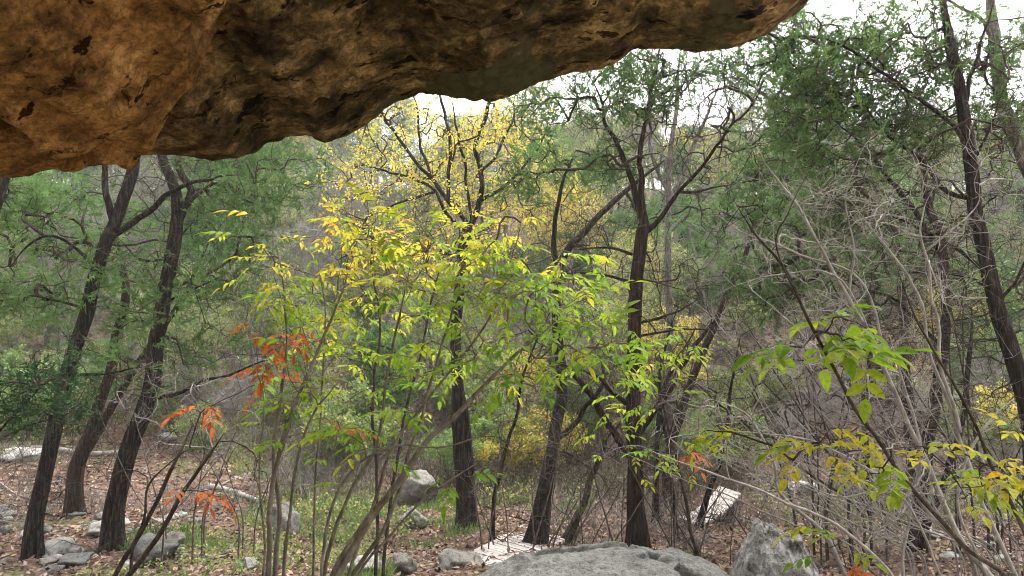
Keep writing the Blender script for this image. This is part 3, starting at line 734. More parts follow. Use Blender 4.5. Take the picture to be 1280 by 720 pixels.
near_tree('leaning_tree', 'grey flecked trunk leaning right behind the left boardwalk end', 'tree',
    [([(668, 694, 9.3), (680, 620, 9.4), (692, 555, 9.6), (703, 490, 9.9), (700, 440, 10.1), (695, 380, 10.2), (700, 330, 10.3), (730, 290, 10.5), (775, 245, 10.8), (830, 200, 11.2)], 27, 8)],
    [([(700, 345, 10.3), (690, 300, 10.3), (700, 240, 10.4), (720, 190, 10.6)], 10, 3), ([(694, 550, 9.9), (720, 530, 10), (735, 505, 10), (757, 470, 10), (748, 445, 10.2)], 9, 4)],
    [(730, 230, 60, 50, 11, 1, 90), (660, 200, 40, 50, 11, 1, 60), (840, 260, 50, 40, 11.5, 1, 60)], bark='bark_dark', dead=50)
near_tree('elm_tree', 'yellow leaved tree with dark twisting limbs, in front of the sky gap at centre', 'tree',
    [([(583, 664, 11.0), (578, 600, 11.0), (572, 520, 11.), (570, 440, 11.1), (573, 370, 11.2), (578, 310, 11.3), (590, 275, 11.4)], 24, 17), ([(590, 664, 11.0), (588, 590, 10.9), (582, 520, 10.9), (572, 440, 11)], 17, 11)],
    [([(590, 280, 11.4), (602, 245, 11.4), (600, 210, 11.5), (594, 185, 11.5), (607, 155, 11.6), (614, 125, 11.7), (625, 60, 11.8)], 9, 4), ([(588, 285, 11.4), (565, 255, 11.5), (540, 225, 11.6), (515, 195, 11.7), (490, 160, 11.8), (472, 135, 11.9), (455, 95, 12)], 7, 3),
     ([(585, 290, 11.4), (560, 270, 11.6), (545, 240, 11.8), (520, 225, 12), (480, 215, 12.2), (450, 205, 12.4)], 6, 2), ([(560, 250, 11.5), (558, 205, 11.6), (560, 160, 11.7), (552, 120, 11.8), (545, 60, 12)], 6, 3), ([(590, 275, 11.4), (580, 230, 11.4), (575, 180, 11.5), (566, 120, 11.6)], 5, 3),
     ([(602, 250, 11.4), (640, 225, 11.6), (668, 190, 11.8), (690, 150, 12)], 6, 2), ([(540, 225, 11.6), (525, 180, 11.8), (522, 140, 12), (510, 100, 12)], 5, 2), ([(600, 215, 11.5), (625, 190, 11.6), (640, 150, 11.8), (645, 110, 12)], 5, 2), ([(545, 240, 11.8), (500, 250, 12), (460, 270, 12.1)], 4, 2)],
    [(500, 160, 60, 45, 11.9, 1.2, 200, 5, .22), (590, 150, 60, 45, 11.7, 1, 200, 5, .22), (550, 225, 90, 45, 11.8, 1.3, 260, 5, .25), (460, 230, 60, 50, 12.2, 1.2, 180, 5, .25), (610, 300, 90, 45, 11.6, 1, 160, 5, .25), (660, 150, 40, 50, 12, 1, 110, 5, .25), (690, 260, 50, 60, 12, 1, 70, 5, .25)],
    bark='bark_dark', leaf='yellow', tmpl=CLUST, size=.115, per=2, thin=.42, tone=.6, spread=.12, dead=30, rmin=.0045)
near_tree('mossy_tree', 'thin crooked trunk with yellow green moss, between the boulder and leaning grey trunk', 'tree',
    [([(702, 692, 10.0), (718, 655, 10.0), (732, 622, 10.05), (738, 600, 10.1), (750, 570, 10.1), (756, 545, 10.15), (745, 510, 10.2), (735, 470, 10.3)], 15, 6)], [([(745, 590, 10.1), (715, 570, 10), (690, 560, 9.9)], 4, 2), ([(756, 550, 10.1), (780, 520, 10.1), (790, 480, 10)], 5, 2)],
    [], bark='bark_moss', dead=40, bare=[(730, 500, 50, 40, 10.2, .6, 30, 4, .2)])
near_tree('thin_tree', 'thin straight dark pole of a tree beside the left boardwalk', 'tree',
    [([(616, 660, 9.6), (620, 610, 9.6), (630, 570, 9.6), (645, 520, 9.7), (655, 470, 9.8), (690, 380, 10)], 9, 4)], [], [], bark='bark_dark', dead=40, bare=[(660, 430, 40, 60, 9.9, .6, 30, 4, .2)])
near_tree('thin_tree', 'thin dark stem crossing the right boardwalk planks', 'tree',
    [([(872, 664, 11.3), (880, 635, 11.3), (890, 600, 11.3), (905, 560, 11.3), (912, 500, 11.4), (925, 420, 11.5)], 13, 5)], [], [], bark='bark_dark', dead=40, bare=[(920, 480, 50, 70, 11.4, .8, 50, 4, .25)])
near_tree('thin_tree', 'thin dark stem just right of the straight juniper trunk', 'tree',
    [([(846, 682, 10.2), (842, 630, 10.2), (836, 570, 10.2), (826, 500, 10.2), (830, 440, 10.3), (850, 380, 10.5)], 9, 4), ([(820, 620, 11.5), (822, 560, 11.5), (832, 480, 11.5), (870, 410, 11.6)], 13, 6)], [], [], bark='bark_dark', dead=40, bare=[(850, 470, 40, 70, 10.4, .6, 40, 4, .2)])
near_tree('bare_tree', 'pale grey upright bare tree with rising limbs beyond the straight juniper', 'tree',
    [([(835, 600, 14), (838, 450, 14), (835, 330, 14), (835, 250, 14), (838, 190, 14), (846, 130, 14.1), (850, 60, 14.2)], 18, 6)],
    [([(836, 260, 14), (860, 200, 13.9), (880, 150, 13.8), (905, 90, 13.7)], 9, 3), ([(836, 290, 14), (880, 250, 14), (930, 190, 14), (970, 130, 14)], 7, 2), ([(835, 240, 14), (815, 190, 14), (812, 120, 14), (800, 60, 14)], 8, 3)],
    [], bark='bark_grey', twig='twig_grey', dead=20, bare=[(860, 130, 80, 70, 14, 1.2, 160, 5, .35), (930, 150, 60, 70, 14, 1, 80, 5, .35)])

# --- right group
near_tree('juniper_tree', 'big dark juniper leaning left along the right edge of the view', J,
    [([(1296, 640, 6.6), (1290, 560, 6.6), (1276, 480, 6.6), (1256, 410, 6.65), (1238, 350, 6.7), (1222, 270, 6.75), (1212, 200, 6.8), (1202, 130, 6.9), (1190, 60, 7), (1172, -40, 7.2)], 44, 20)],
    [([(1214, 215, 6.8), (1196, 165, 6.8), (1160, 130, 6.9), (1110, 95, 7.0), (1060, 62, 7.1), (1020, 45, 7.2)], 9, 3), ([(1220, 250, 6.75), (1185, 238, 6.9), (1140, 195, 7.1), (1100, 155, 7.3), (1060, 100, 7.5)], 10, 3),
     ([(1235, 345, 6.7), (1200, 310, 6.6), (1150, 285, 6.5), (1095, 262, 6.4), (1040, 250, 6.3)], 8, 2), ([(1215, 205, 6.8), (1240, 150, 6.7), (1262, 100, 6.6)], 6, 2), ([(1205, 140, 6.9), (1225, 70, 6.9), (1240, 0, 7)], 9, 4), ([(1248, 380, 6.7), (1285, 320, 6.5), (1320, 280, 6.4)], 6, 2),
     ([(1245, 370, 6.7), (1205, 345, 6.7), (1160, 340, 6.8), (1100, 350, 6.9)], 7, 2)],
    [(965, 45, 45, 35, 7.8, .6, 110), (1000, 110, 50, 40, 7.8, .6, 90), (1040, 70, 60, 50, 7.5, .8, 190), (1010, 160, 60, 50, 7.8, .8, 160), (1130, 60, 60, 50, 7.4, .8, 150), (1100, 170, 60, 50, 7.6, .8, 110), (1160, 130, 50, 50, 7.3, .7, 90), (1260, 150, 30, 50, 7.2, .6, 60), (1210, 60, 40, 40, 7.2, .6, 70), (1050, 260, 60, 50, 7.6, .7, 90), (1265, 60, 30, 40, 7.4, .5, 50)],
    dead=170, deadL=.9, thin=.75, size=.15, per=5, spread=.055, bare=[(1130, 260, 90, 70, 7, .8, 90, 4, .25), (1150, 400, 90, 60, 6.8, .8, 60, 4, .25)], sides=22, rmin=.0032)
near_tree('oak_tree', 'grey plated trunk crossing the upper right corner behind the big juniper', 'tree',
    [([(1420, 640, 7.8), (1380, 480, 7.8), (1335, 330, 7.8), (1290, 220, 7.8), (1265, 160, 7.8), (1250, 100, 7.9), (1242, 40, 8), (1236, -60, 8.1)], 34, 24)],
    [([(1245, 60, 7.9), (1225, 20, 7.9), (1180, 0, 7.9), (1140, -20, 7.9)], 8, 3), ([(1262, 155, 7.8), (1295, 110, 7.8), (1330, 70, 7.8)], 9, 5)],
    [(1265, 200, 40, 40, 8.4, .6, 60), (1220, 330, 60, 60, 9, .8, 60)], bark='bark_grey', leaf='shrub', tmpl=CLUST, size=.13, per=2, dead=30, twig='twig_brown')
near_tree('juniper_tree', 'dark juniper with thick foot deep in the bare grey thicket at right', J,
    [([(1146, 672, 9.0), (1150, 620, 9.0), (1158, 560, 9.0), (1172, 480, 9.1), (1182, 400, 9.2), (1178, 320, 9.3), (1160, 250, 9.4), (1150, 180, 9.5)], 33, 14), ([(1152, 672, 9.0), (1172, 620, 8.9), (1200, 540, 8.8), (1212, 450, 8.8), (1215, 380, 8.9)], 18, 8)],
    [([(1160, 550, 9), (1125, 500, 9.2), (1100, 450, 9.4), (1085, 390, 9.6)], 11, 4), ([(1175, 430, 9.2), (1120, 380, 9.2), (1050, 340, 9.2), (1000, 320, 9.2)], 7, 2), ([(1178, 320, 9.3), (1130, 250, 9.3), (1085, 190, 9.3), (1050, 150, 9.3)], 11, 4)],
    [(1000, 260, 60, 60, 10, 1, 230), (950, 350, 70, 55, 10.3, 1, 260), (1090, 330, 70, 60, 10, 1, 110), (930, 280, 50, 50, 10.4, 1, 80), (1190, 270, 50, 60, 10, 1, 70), (960, 100, 60, 50, 10, 1, 110)], dead=160, deadL=1.1, bare=[(1100, 430, 110, 70, 9, 1, 120, 4, .25), (1050, 520, 120, 60, 9, 1, 90, 4, .25)], per=4)
near_tree('juniper_tree', 'thin dark juniper trunk behind the thicket, left of the thick footed one', J,
    [([(1140, 560, 12.5), (1135, 500, 12.5), (1130, 420, 12.5), (1125, 340, 12.6), (1110, 250, 12.7)], 26, 12), ([(1085, 575, 12.0), (1080, 510, 12), (1088, 430, 12.1), (1070, 340, 12.2)], 16, 8)], [],
    [(1040, 200, 80, 60, 13, 1.2, 130), (1120, 240, 60, 60, 13, 1.2, 90), (960, 220, 60, 60, 13, 1.2, 90)], dead=90, deadL=1.2)
near_tree('leaning_tree', 'dark trunk leaning right in the shade right of centre, above the boardwalk', 'tree',
    [([(835, 585, 13.2), (850, 520, 13.2), (872, 460, 13.2), (898, 395, 13.3), (930, 320, 13.5), (955, 250, 13.8)], 19, 8)], [], [(960, 220, 60, 50, 14, 1, 100), (900, 330, 50, 50, 13.8, 1, 80)], dead=40)

# ------------------------------------------------------------------ near saplings and shrubs
def sapling(name, label, cat, stems, zones, bark='stem_mid', leaf='mixed', tmpl=None, size=.2, per=1, bare=(), rust=(), twig=None, sides=8, rmin=.0019, dead=0, up=.25, lup=.35, spread=.02, extra=0):
    lines = [stemline(s[0], s[1], s[2], 6, s[3] if len(s) > 3 else True, .4) for s in stems]
    base = lines[0][0][0].copy(); base[2] += .08
    root = empty(name, base, label, cat)
    allp, allt = [], []
    for p, r in lines:
        b = MB(); tube(b, p, r, sides, .05); b.build('stem', M[bark], root, origin=base)
        k = max(1, int(len(p) * .25)); allp.append(p[k:]); allt.append(norm(np.gradient(p, axis=0))[k:])
    nodes, tans = np.vstack(allp), np.vstack(allt)
    Z = [(zone(*z[:9]), z[9]) for z in zones]; B = [zone(*z) for z in bare]; Rz = [zone(*z) for z in rust]
    T = np.vstack([q[0] for q in Z] + B + Rz); tone = np.concatenate([np.full(len(q[0]), q[1]) for q in Z] + [np.full(len(q), -1.) for q in B] + [np.full(len(q), -2.) for q in Rz])
    g = grow(nodes, tans, T, .09, .018, rmin, up)
    tw = MB(); prisms(tw, g['P0'], g['P1'], g['R0'], g['R1'], 4)
    if extra or B:
        a = twigs_off(g['nodes'], g['ndir'], extra + sum(len(q) for q in B) * 2, .3, -.1, .0021); prisms(tw, *a)
    tw.build('twigs', M[twig or bark], root, origin=base)
    tn = np.array([tone[np.argmin(((T - e) ** 2).sum(1))] for e in g['ends']])
    for sel, nm, m in ((tn >= 0, 'leaves', leaf), (tn == -2, 'withered_leaves', 'rust')):
        if sel.any():
            lf = MB(); d = g['tdir'][sel].copy(); d[:, 2] *= .3
            if nm != 'leaves': d[:, 2] -= .8
            sprays(lf, g['ends'][sel], norm(d), per, size if nm == 'leaves' else size * 1.05, spread, tmpl or PINN, np.where(tn[sel] < 0, .5, tn[sel]), .1, -.05, lup, .06)
            lf.build(nm, M[m], root, False, origin=base)
    return root

sapling('sapling', 'clump of slender saplings at left with yellow tops and withered rust leaves', 'sapling',
    [([(335, 705, 4.4), (338, 620, 4.4), (352, 550, 4.4), (372, 490, 4.4), (398, 430, 4.5), (425, 375, 4.6), (440, 320, 4.7)], 11, 3), ([(345, 705, 4.5), (348, 640, 4.5), (340, 560, 4.5), (352, 480, 4.5), (362, 420, 4.6), (352, 350, 4.7), (345, 300, 4.8)], 10, 3),
     ([(356, 705, 4.4), (360, 650, 4.3), (374, 560, 4.2), (392, 515, 4.2), (430, 470, 4.1)], 7, 3), ([(392, 705, 4.6), (396, 600, 4.6), (402, 500, 4.7), (408, 400, 4.8), (400, 330, 4.9)], 5, 2), ([(330, 700, 4.3), (322, 600, 4.2), (330, 500, 4.2), (300, 420, 4.2)], 5, 2)],
    [(345, 320, 56, 40, 4.8, 0.68, 24, 4, 0.13, 0.72), (335, 385, 50, 40, 4.7, 0.68, 22, 4, 0.13, 0.47), (425, 300, 43, 40, 4.8, 0.68, 24, 4, 0.13, 0.78), (410, 380, 50, 54, 4.6, 0.68, 24, 4, 0.13, 0.52), (400, 450, 43, 54, 4.5, 0.68, 18, 4, 0.13, 0.42), (345, 510, 37, 27, 4.4, 0.51, 4, 3, 0.10, 0.49), (460, 340, 37, 54, 5.0, 0.68, 18, 4, 0.13, 0.55)],
    bark='stem_mid', rust=[(315, 410, 8, 4, 4.3, .1, 4, 4, .03), (366, 414, 12, 6, 4.3, .1, 6, 6, .04), (346, 448, 6, 6, 4.3, .1, 4, 4, .03), (340, 478, 4, 4, 4.4, .1, 2, 2, .03), (415, 520, 10, 14, 4.3, .1, 4, 4, .04)], size=.17, extra=120)
sapling('sapling', 'fanning clump of sapling stems with broad bright green leaves at centre', 'sapling',
    [([(415, 745, 4.0), (445, 685, 4.0), (492, 612, 4.0), (540, 545, 4.0), (590, 492, 4.0), (640, 445, 4.0), (700, 400, 4.1)], 15, 4), ([(425, 745, 4.1), (455, 700, 4.1), (482, 650, 4.1), (502, 600, 4.1), (520, 540, 4.1), (545, 470, 4.2), (562, 400, 4.2), (575, 330, 4.3)], 9, 3),
     ([(405, 735, 4.2), (420, 660, 4.2), (445, 600, 4.2), (470, 555, 4.2), (482, 480, 4.3), (500, 400, 4.3), (515, 320, 4.4)], 8, 3), ([(398, 735, 3.9), (412, 640, 3.9), (440, 585, 3.9), (490, 560, 3.9), (550, 560, 3.9), (600, 545, 3.9), (680, 510, 3.9)], 6, 2), ([(440, 740, 4), (500, 650, 4), (560, 600, 4.), (620, 560, 4.1)], 6, 2),
     ([(432, 740, 4), (470, 620, 4.1), (500, 540, 4.2), (600, 420, 4.3), (640, 330, 4.5), (655, 270, 4.6)], 7, 2), ([(410, 740, 4.0), (455, 660, 4.0), (505, 600, 3.9), (510, 590, 3.9)], 10, 8)],
    [(560, 370, 75, 40, 4.2, 0.59, 30, 4, 0.13, 0.43), (640, 400, 75, 40, 4.1, 0.59, 36, 4, 0.13, 0.41), (710, 420, 62, 47, 4.2, 0.59, 30, 4, 0.13, 0.41), (650, 350, 75, 33, 4.3, 0.59, 30, 4, 0.13, 0.49), (620, 300, 75, 33, 4.5, 0.59, 27, 4, 0.13, 0.60), (655, 265, 37, 18, 4.6, 0.51, 7, 4, 0.10, 0.68), (500, 450, 75, 67, 4.3, 0.68, 32, 4, 0.13, 0.43), (430, 545, 62, 40, 4.2, 0.51, 15, 4, 0.13, 0.43),
     (590, 570, 50, 27, 4.0, 0.51, 3, 3, 0.10, 0.35), (530, 320, 50, 40, 4.4, 0.51, 18, 4, 0.13, 0.66), (610, 460, 87, 33, 4.0, 0.51, 18, 4, 0.13, 0.40), (700, 300, 50, 54, 4.5, 0.51, 15, 4, 0.13, 0.50), (770, 455, 62, 40, 4.3, 0.51, 15, 4, 0.13, 0.47)],
    bark='stem_mid', size=.175, extra=160)
sapling('sapling', 'thin sapling with golden yellow leaves in the gap between two green clumps', 'sapling',
    [([(470, 700, 6), (472, 600, 6), (468, 500, 6), (475, 400, 6.1), (465, 320, 6.2), (470, 270, 6.3)], 5, 2), ([(480, 690, 6), (500, 560, 6), (520, 460, 6), (540, 380, 6.1), (560, 300, 6.2)], 5, 2)],
    [(460, 320, 50, 54, 6.2, 0.85, 32, 5, 0.16, 0.85), (490, 400, 50, 54, 6.1, 0.85, 27, 5, 0.16, 0.55), (560, 300, 62, 40, 6.2, 0.85, 30, 5, 0.16, 0.80), (430, 400, 50, 67, 6.2, 0.85, 27, 5, 0.16, 0.55), (540, 470, 75, 67, 6.0, 0.85, 30, 5, 0.16, 0.50)], bark='stem_dark', size=.17, extra=80)
sapling('sapling', 'slim sapling with light green leaves hugging the straight juniper trunk', 'sapling',
    [([(880, 720, 6.5), (862, 650, 6.5), (850, 590, 6.5), (838, 540, 6.5), (815, 470, 6.5), (800, 430, 6.6)], 6, 2), ([(850, 590, 6.5), (815, 580, 6.4), (780, 560, 6.4)], 3, 1.5, False), ([(838, 540, 6.5), (860, 480, 6.6), (870, 430, 6.7)], 3, 1.5, False)],
    [(825, 430, 25, 29, 6.5, 0.51, 15, 4, 0.13, 0.52), (815, 490, 27, 33, 6.5, 0.51, 15, 4, 0.13, 0.49), (795, 560, 30, 29, 6.4, 0.51, 13, 4, 0.13, 0.52), (850, 565, 32, 24, 6.4, 0.51, 13, 4, 0.13, 0.50), (860, 455, 25, 40, 6.6, 0.51, 11, 4, 0.13, 0.47), (760, 540, 25, 21, 6.4, 0.51, 6, 4, 0.13, 0.50)],
    bark='stem_dark', size=.17, rust=[(868, 566, 6, 5, 6.2, .1, 4, 4, .04)], extra=60)
sapling('shrub', 'dark forked leafless stems with a few rust leaves at lower left', 'shrub',
    [([(138, 735, 5.6), (185, 655, 5.6), (215, 590, 5.6), (240, 530, 5.7)], 11, 6), ([(150, 735, 5.6), (205, 665, 5.5), (232, 610, 5.5), (262, 570, 5.5), (280, 545, 5.5)], 12, 4), ([(165, 710, 5.6), (182, 650, 5.5), (190, 600, 5.5), (240, 560, 5.5)], 7, 3)],
    [(330, 470, 10, 8, 5.5, .2, 4, 3, .06, .4)], bark='stem_dark', rust=[(262, 518, 11, 10, 5.4, .15, 6, 4, .05), (240, 612, 8, 3, 5.4, .1, 3, 3, .03), (272, 613, 5, 3, 5.4, .1, 2, 2, .03)], bare=[(290, 600, 60, 50, 5.6, .4, 26, 3, .15), (200, 560, 60, 40, 5.8, .4, 24, 3, .15)], size=.19)
sapling('sapling', 'dark slanting sapling carrying one yellow green leaf cluster at right', 'sapling',
    [([(1268, 740, 3.3), (1200, 680, 3.3), (1122, 592, 3.3), (1062, 492, 3.3), (1012, 402, 3.3), (975, 332, 3.35), (945, 295, 3.4), (915, 245, 3.4)], 11, 2.5), ([(1004, 388, 3.3), (978, 320, 3.3), (976, 290, 3.3), (990, 262, 3.3), (1020, 190, 3.4)], 4, 1.5, False)],
    [(1030, 412, 38, 12, 3.25, .2, 15, 3, .06, .42), (985, 435, 14, 6, 3.2, .1, 4, 3, .04, .4), (1072, 435, 14, 6, 3.2, .1, 4, 3, .04, .46)], bark='stem_dark', tmpl=BIGLEAF, size=.19, lup=.3, bare=[(960, 290, 40, 40, 3.4, .2, 8, 3, .1)])
sapling('sapling', 'dark stem with a row of yellowing broad leaves at the right edge', 'sapling',
    [([(1312, 760, 3.0), (1265, 640, 3.0), (1232, 565, 3.0), (1195, 482, 3.05), (1150, 402, 3.1), (1120, 320, 3.2)], 11, 2.5), ([(1240, 585, 3.0), (1180, 562, 2.95), (1100, 560, 2.95), (1010, 556, 2.9)], 3, 1.2, False), ([(1255, 620, 3.0), (1275, 560, 2.95), (1300, 540, 2.9)], 3, 1.2, False), ([(1110, 735, 3.1), (1075, 700, 3.1), (1050, 685, 3.1)], 4, 2, False)],
    [(1010, 560, 26, 8, 2.9, .12, 8, 2, .04, .62), (1060, 552, 24, 8, 2.9, .12, 6, 2, .04, .75), (1095, 590, 30, 9, 2.95, .12, 8, 2, .04, .52), (1165, 560, 28, 10, 2.9, .12, 8, 2, .04, .72), (1205, 600, 28, 10, 2.9, .12, 8, 2, .04, .6), (1262, 595, 24, 14, 2.85, .12, 8, 2, .04, .78), (1262, 556, 14, 6, 2.9, .1, 3, 2, .04, .84), (1048, 688, 16, 8, 3.0, .1, 5, 2, .04, .48), (890, 545, 26, 6, 3.3, .1, 8, 2, .04, .62)],
    bark='stem_dark', tmpl=BIGLEAF, size=.13, lup=.3, rust=[(1072, 712, 6, 8, 3., .1, 3, 3, .03)])
sapling('bare_shrub', 'tall leafless shrub of pale grey stems sweeping up left at right', 'shrub',
    [([(1265, 755, 5.0), (1195, 665, 5.0), (1150, 560, 5.), (1102, 450, 5.0), (1058, 365, 5.0), (1010, 285, 5.0), (985, 240, 5.1), (945, 180, 5.2)], 14, 3), ([(1280, 745, 5.2), (1228, 625, 5.2), (1195, 525, 5.2), (1165, 440, 5.2), (1148, 370, 5.2), (1100, 300, 5.2), (1060, 250, 5.2)], 11, 3),
     ([(1215, 700, 5.1), (1150, 625, 5.1), (1152, 560, 5.1), (1130, 490, 5.1), (1112, 420, 5.1)], 10, 5), ([(1200, 540, 5.2), (1178, 440, 5.1), (1152, 330, 5), (1150, 285, 5), (1175, 240, 5)], 8, 2, False), ([(1150, 320, 5), (1185, 290, 4.9), (1220, 255, 4.9), (1225, 230, 4.9)], 4, 1.5, False),
     ([(1110, 455, 5), (1070, 350, 5.1), (1000, 318, 5.2), (930, 290, 5.2), (890, 255, 5.3)], 5, 2, False), ([(1095, 435, 5), (1040, 345, 4.9), (980, 340, 4.9), (890, 370, 4.9)], 4, 1.5, False), ([(1062, 370, 5), (1065, 300, 5), (1060, 240, 5), (1075, 190, 5)], 4, 1.5, False)],
    [], bark='stem_pale', bare=[(1050, 260, 100, 70, 5.1, .6, 64, 4, .25), (1130, 330, 90, 80, 5.1, .6, 60, 4, .25), (980, 360, 80, 60, 5.1, .5, 36, 4, .25), (1060, 460, 90, 60, 5.1, .5, 60, 4, .16), (1170, 220, 70, 60, 5.1, .5, 36, 4, .25)], rmin=.0020, extra=260)
sapling('bare_shrub', 'low leafless shrub spreading pale crooked twigs left over the jagged boulder', 'shrub',
    [([(1120, 725, 4.4), (1045, 655, 4.4), (985, 632, 4.4), (925, 605, 4.4), (860, 582, 4.5), (800, 560, 4.6)], 8, 2), ([(1065, 735, 5.0), (1030, 670, 5), (1000, 640, 5), (975, 610, 5.), (968, 575, 5.0), (935, 520, 5.1), (890, 500, 5.2)], 9, 3), ([(1130, 700, 4.9), (1135, 625, 4.9), (1100, 612, 4.9), (1050, 620, 4.9), (1000, 600, 4.9)], 7, 2),
     ([(1180, 735, 4.7), (1130, 620, 4.7), (1060, 570, 4.7), (990, 545, 4.7), (910, 540, 4.8)], 6, 2), ([(1240, 735, 4.8), (1200, 640, 4.8), (1215, 560, 4.8), (1240, 520, 4.8), (1262, 500, 4.8)], 7, 3)],
    [], bark='stem_pale', bare=[(930, 550, 90, 60, 4.9, .6, 66, 4, .25), (1040, 580, 90, 60, 4.9, .6, 66, 4, .25), (1150, 590, 90, 60, 4.9, .6, 70, 4, .16), (1100, 660, 70, 30, 5, .4, 40, 4, .14)], rmin=.0020, extra=260, twig='twig_grey')

def fan(px0, px1, row, Y, n, lo, hi, len0, len1, wd=2.4):
    out = []
    for k in range(n):
        x = U(px0, px1); a = math.radians(U(lo, hi)); L = U(len0, len1); y = Y + U(-.3, .3); b = U(-.06, .06)
        out.append(([(x, row, y)] + [(x + L * t * math.sin(a + b * t), row - L * t * math.cos(a + b * t), y + U(-.05, .05)) for t in (.25, .5, .75, 1)], wd * U(.7, 1.3), 1.))
    return out
sapling('bare_shrub', 'dense brush of straight thin grey rods behind the sweeping pale shrub', 'shrub', fan(1060, 1290, 690, 6.2, 18, -68, -18, 260, 480, 2.6), [], bark='stem_pale', twig='twig_grey',
    bare=[(1010, 330, 110, 110, 6.3, .5, 50, 4, .25), (1120, 420, 110, 110, 6.3, .5, 60, 4, .25), (1040, 520, 110, 80, 6.2, .5, 60, 4, .25), (1200, 540, 80, 80, 6.2, .5, 50, 4, .25)], rmin=.0019, extra=250)
sapling('bare_shrub', 'tangle of dark leafless branches deep behind the pale rods at right', 'shrub', fan(960, 1290, 640, 8.6, 24, -60, 20, 150, 420, 3.6), [], bark='stem_dark',
    bare=[(1000, 430, 120, 90, 8.6, .7, 130, 5, .25), (1130, 480, 120, 100, 8.6, .7, 130, 5, .25), (1220, 400, 80, 120, 8.4, .6, 90, 5, .25), (960, 540, 90, 60, 8.6, .6, 80, 5, .25)], rmin=.0036, extra=500)
sapling('bare_shrub', 'sparse brown leafless brush between the straight trunk and the right boardwalk', 'shrub', fan(800, 960, 690, 8.2, 11, -40, 35, 70, 190), [], bark='twig_brown',
    bare=[(845, 590, 60, 60, 8.2, .5, 30, 4, .25), (960, 610, 50, 50, 8.2, .5, 24, 4, .25)], rmin=.0028, extra=120)
sapling('bare_shrub', 'thin brown leafless brush around the leaning grey flecked trunk', 'shrub', fan(600, 780, 680, 8.8, 16, -40, 35, 70, 200), [], bark='twig_brown',
    bare=[(660, 590, 70, 70, 8.8, .5, 70, 4, .25), (740, 590, 60, 60, 8.8, .5, 50, 4, .25)], rmin=.0032, extra=260)
sapling('bare_shrub', 'thin grey leafless brush between the left juniper pair and the sapling clump', 'shrub', fan(180, 330, 650, 8.0, 9, -30, 40, 80, 230), [], bark='twig_brown', twig='twig_grey',
    bare=[(250, 540, 80, 80, 8.0, .5, 80, 4, .25)], rmin=.0032, extra=260)

# ------------------------------------------------------------------ background trees: a few kinds, copied over the far slope
def bg_tree(kind, seed):
    """mesh parts (trunk, crown) in local space"""
    global rng
    keep = rng; rng = np.random.default_rng(seed)
    h = {'juniper': 6.5, 'oak': 7.5, 'bare': 7.0, 'bush': 1.7, 'brush': 2.0}[kind]
    tr, cr = MB(), MB(); lines = []
    ns = {'juniper': 2, 'oak': 3, 'bare': 3, 'bush': 7, 'brush': 12}[kind]
    for k in range(ns):
        a = rng.uniform(0, 6.28); lean = {'juniper': .22, 'oak': .3, 'bare': .35, 'bush': .5, 'brush': .7}[kind]
        n = 7; t = np.linspace(0, 1, n)[:, None]; hh = h * rng.uniform(.7, .95)
        p = np.array([[math.cos(a), math.sin(a), 0]]) * lean * hh * t ** 1.3 * rng.uniform(.4, 1) + np.array([[0, 0, hh]]) * t + rng.normal(size=(n, 3)) * .035 * h * t * .6
        p[0, 2] = -.25
        r0 = {'juniper': .14, 'oak': .12, 'bare': .09, 'bush': .018, 'brush': .014}[kind] * rng.uniform(.7, 1.1)
        q, r = catmull(p, np.linspace(r0, r0 * .2, n), 3); tube(tr, q, r, 7 if h > 3 else 4, .08, .3 if h > 3 else 0); lines.append(q)
    nodes = np.vstack([q[3:] for q in lines]); tans = np.vstack([norm(np.gradient(q, axis=0))[3:] for q in lines])
    if kind == 'juniper': nc, npc, R = 36, 14, (1.9, 1.9)
    elif kind == 'oak': nc, npc, R = 70, 7, (2.4, 2.4)
    elif kind == 'bare': nc, npc, R = 60, 7, (2.2, 2.2)
    elif kind == 'bush': nc, npc, R = 26, 7, (1., 1.)
    else: nc, npc, R = 30, 6, (1.2, 1.2)
    c = rdir(nc) * rng.uniform(.25, 1, (nc, 1)) ** .5
    zlo = .18 if kind in ('juniper', 'bush', 'brush') else .35
    zz = (c[:, 2] * .5 + .5) * (1 - zlo) + zlo
    wd = np.interp(zz, [0, zlo, .4, .7, 1.05], [.2, .8, 1.1, .9, .35]) if kind == 'juniper' else np.interp(zz, [0, .3, .7, 1.05], [.5, .8, 1.1, .6])
    cen = np.stack([c[:, 0] * R[0] * wd, c[:, 1] * R[1] * wd, zz * h], -1)
    T = (cen[:, None] + rng.normal(size=(nc, npc, 3)) * np.array([.26, .26, .16]) * (1 if h > 3 else .5)).reshape(-1, 3)
    g = grow(nodes, tans, T, .3 if h > 3 else .15, .05, .0075 if h > 3 else .005, .1)
    prisms(tr, g['P0'], g['P1'], g['R0'], g['R1'], 3)
    nt_ = {'juniper': 400, 'oak': 1500, 'bare': 4500, 'bush': 400, 'brush': 1500}[kind]
    prisms(tr, *twigs_off(g['nodes'], g['ndir'], nt_, .6 if h > 3 else .35, 0, .0065 if h > 3 else .004))
    if kind == 'juniper': sprays(cr, g['ends'], g['tdir'], 5, .28, .11, SPRAY_FAR, .45, .18, .15)
    elif kind == 'oak': sprays(cr, g['ends'], g['tdir'], 3, .17, .18, CLUST, .55, .22, 0)
    elif kind == 'bush': sprays(cr, g['ends'], g['tdir'], 4, .15, .08, CLUST, .5, .2, 0)
    rng = keep
    return tr, (cr if cr.n else None)

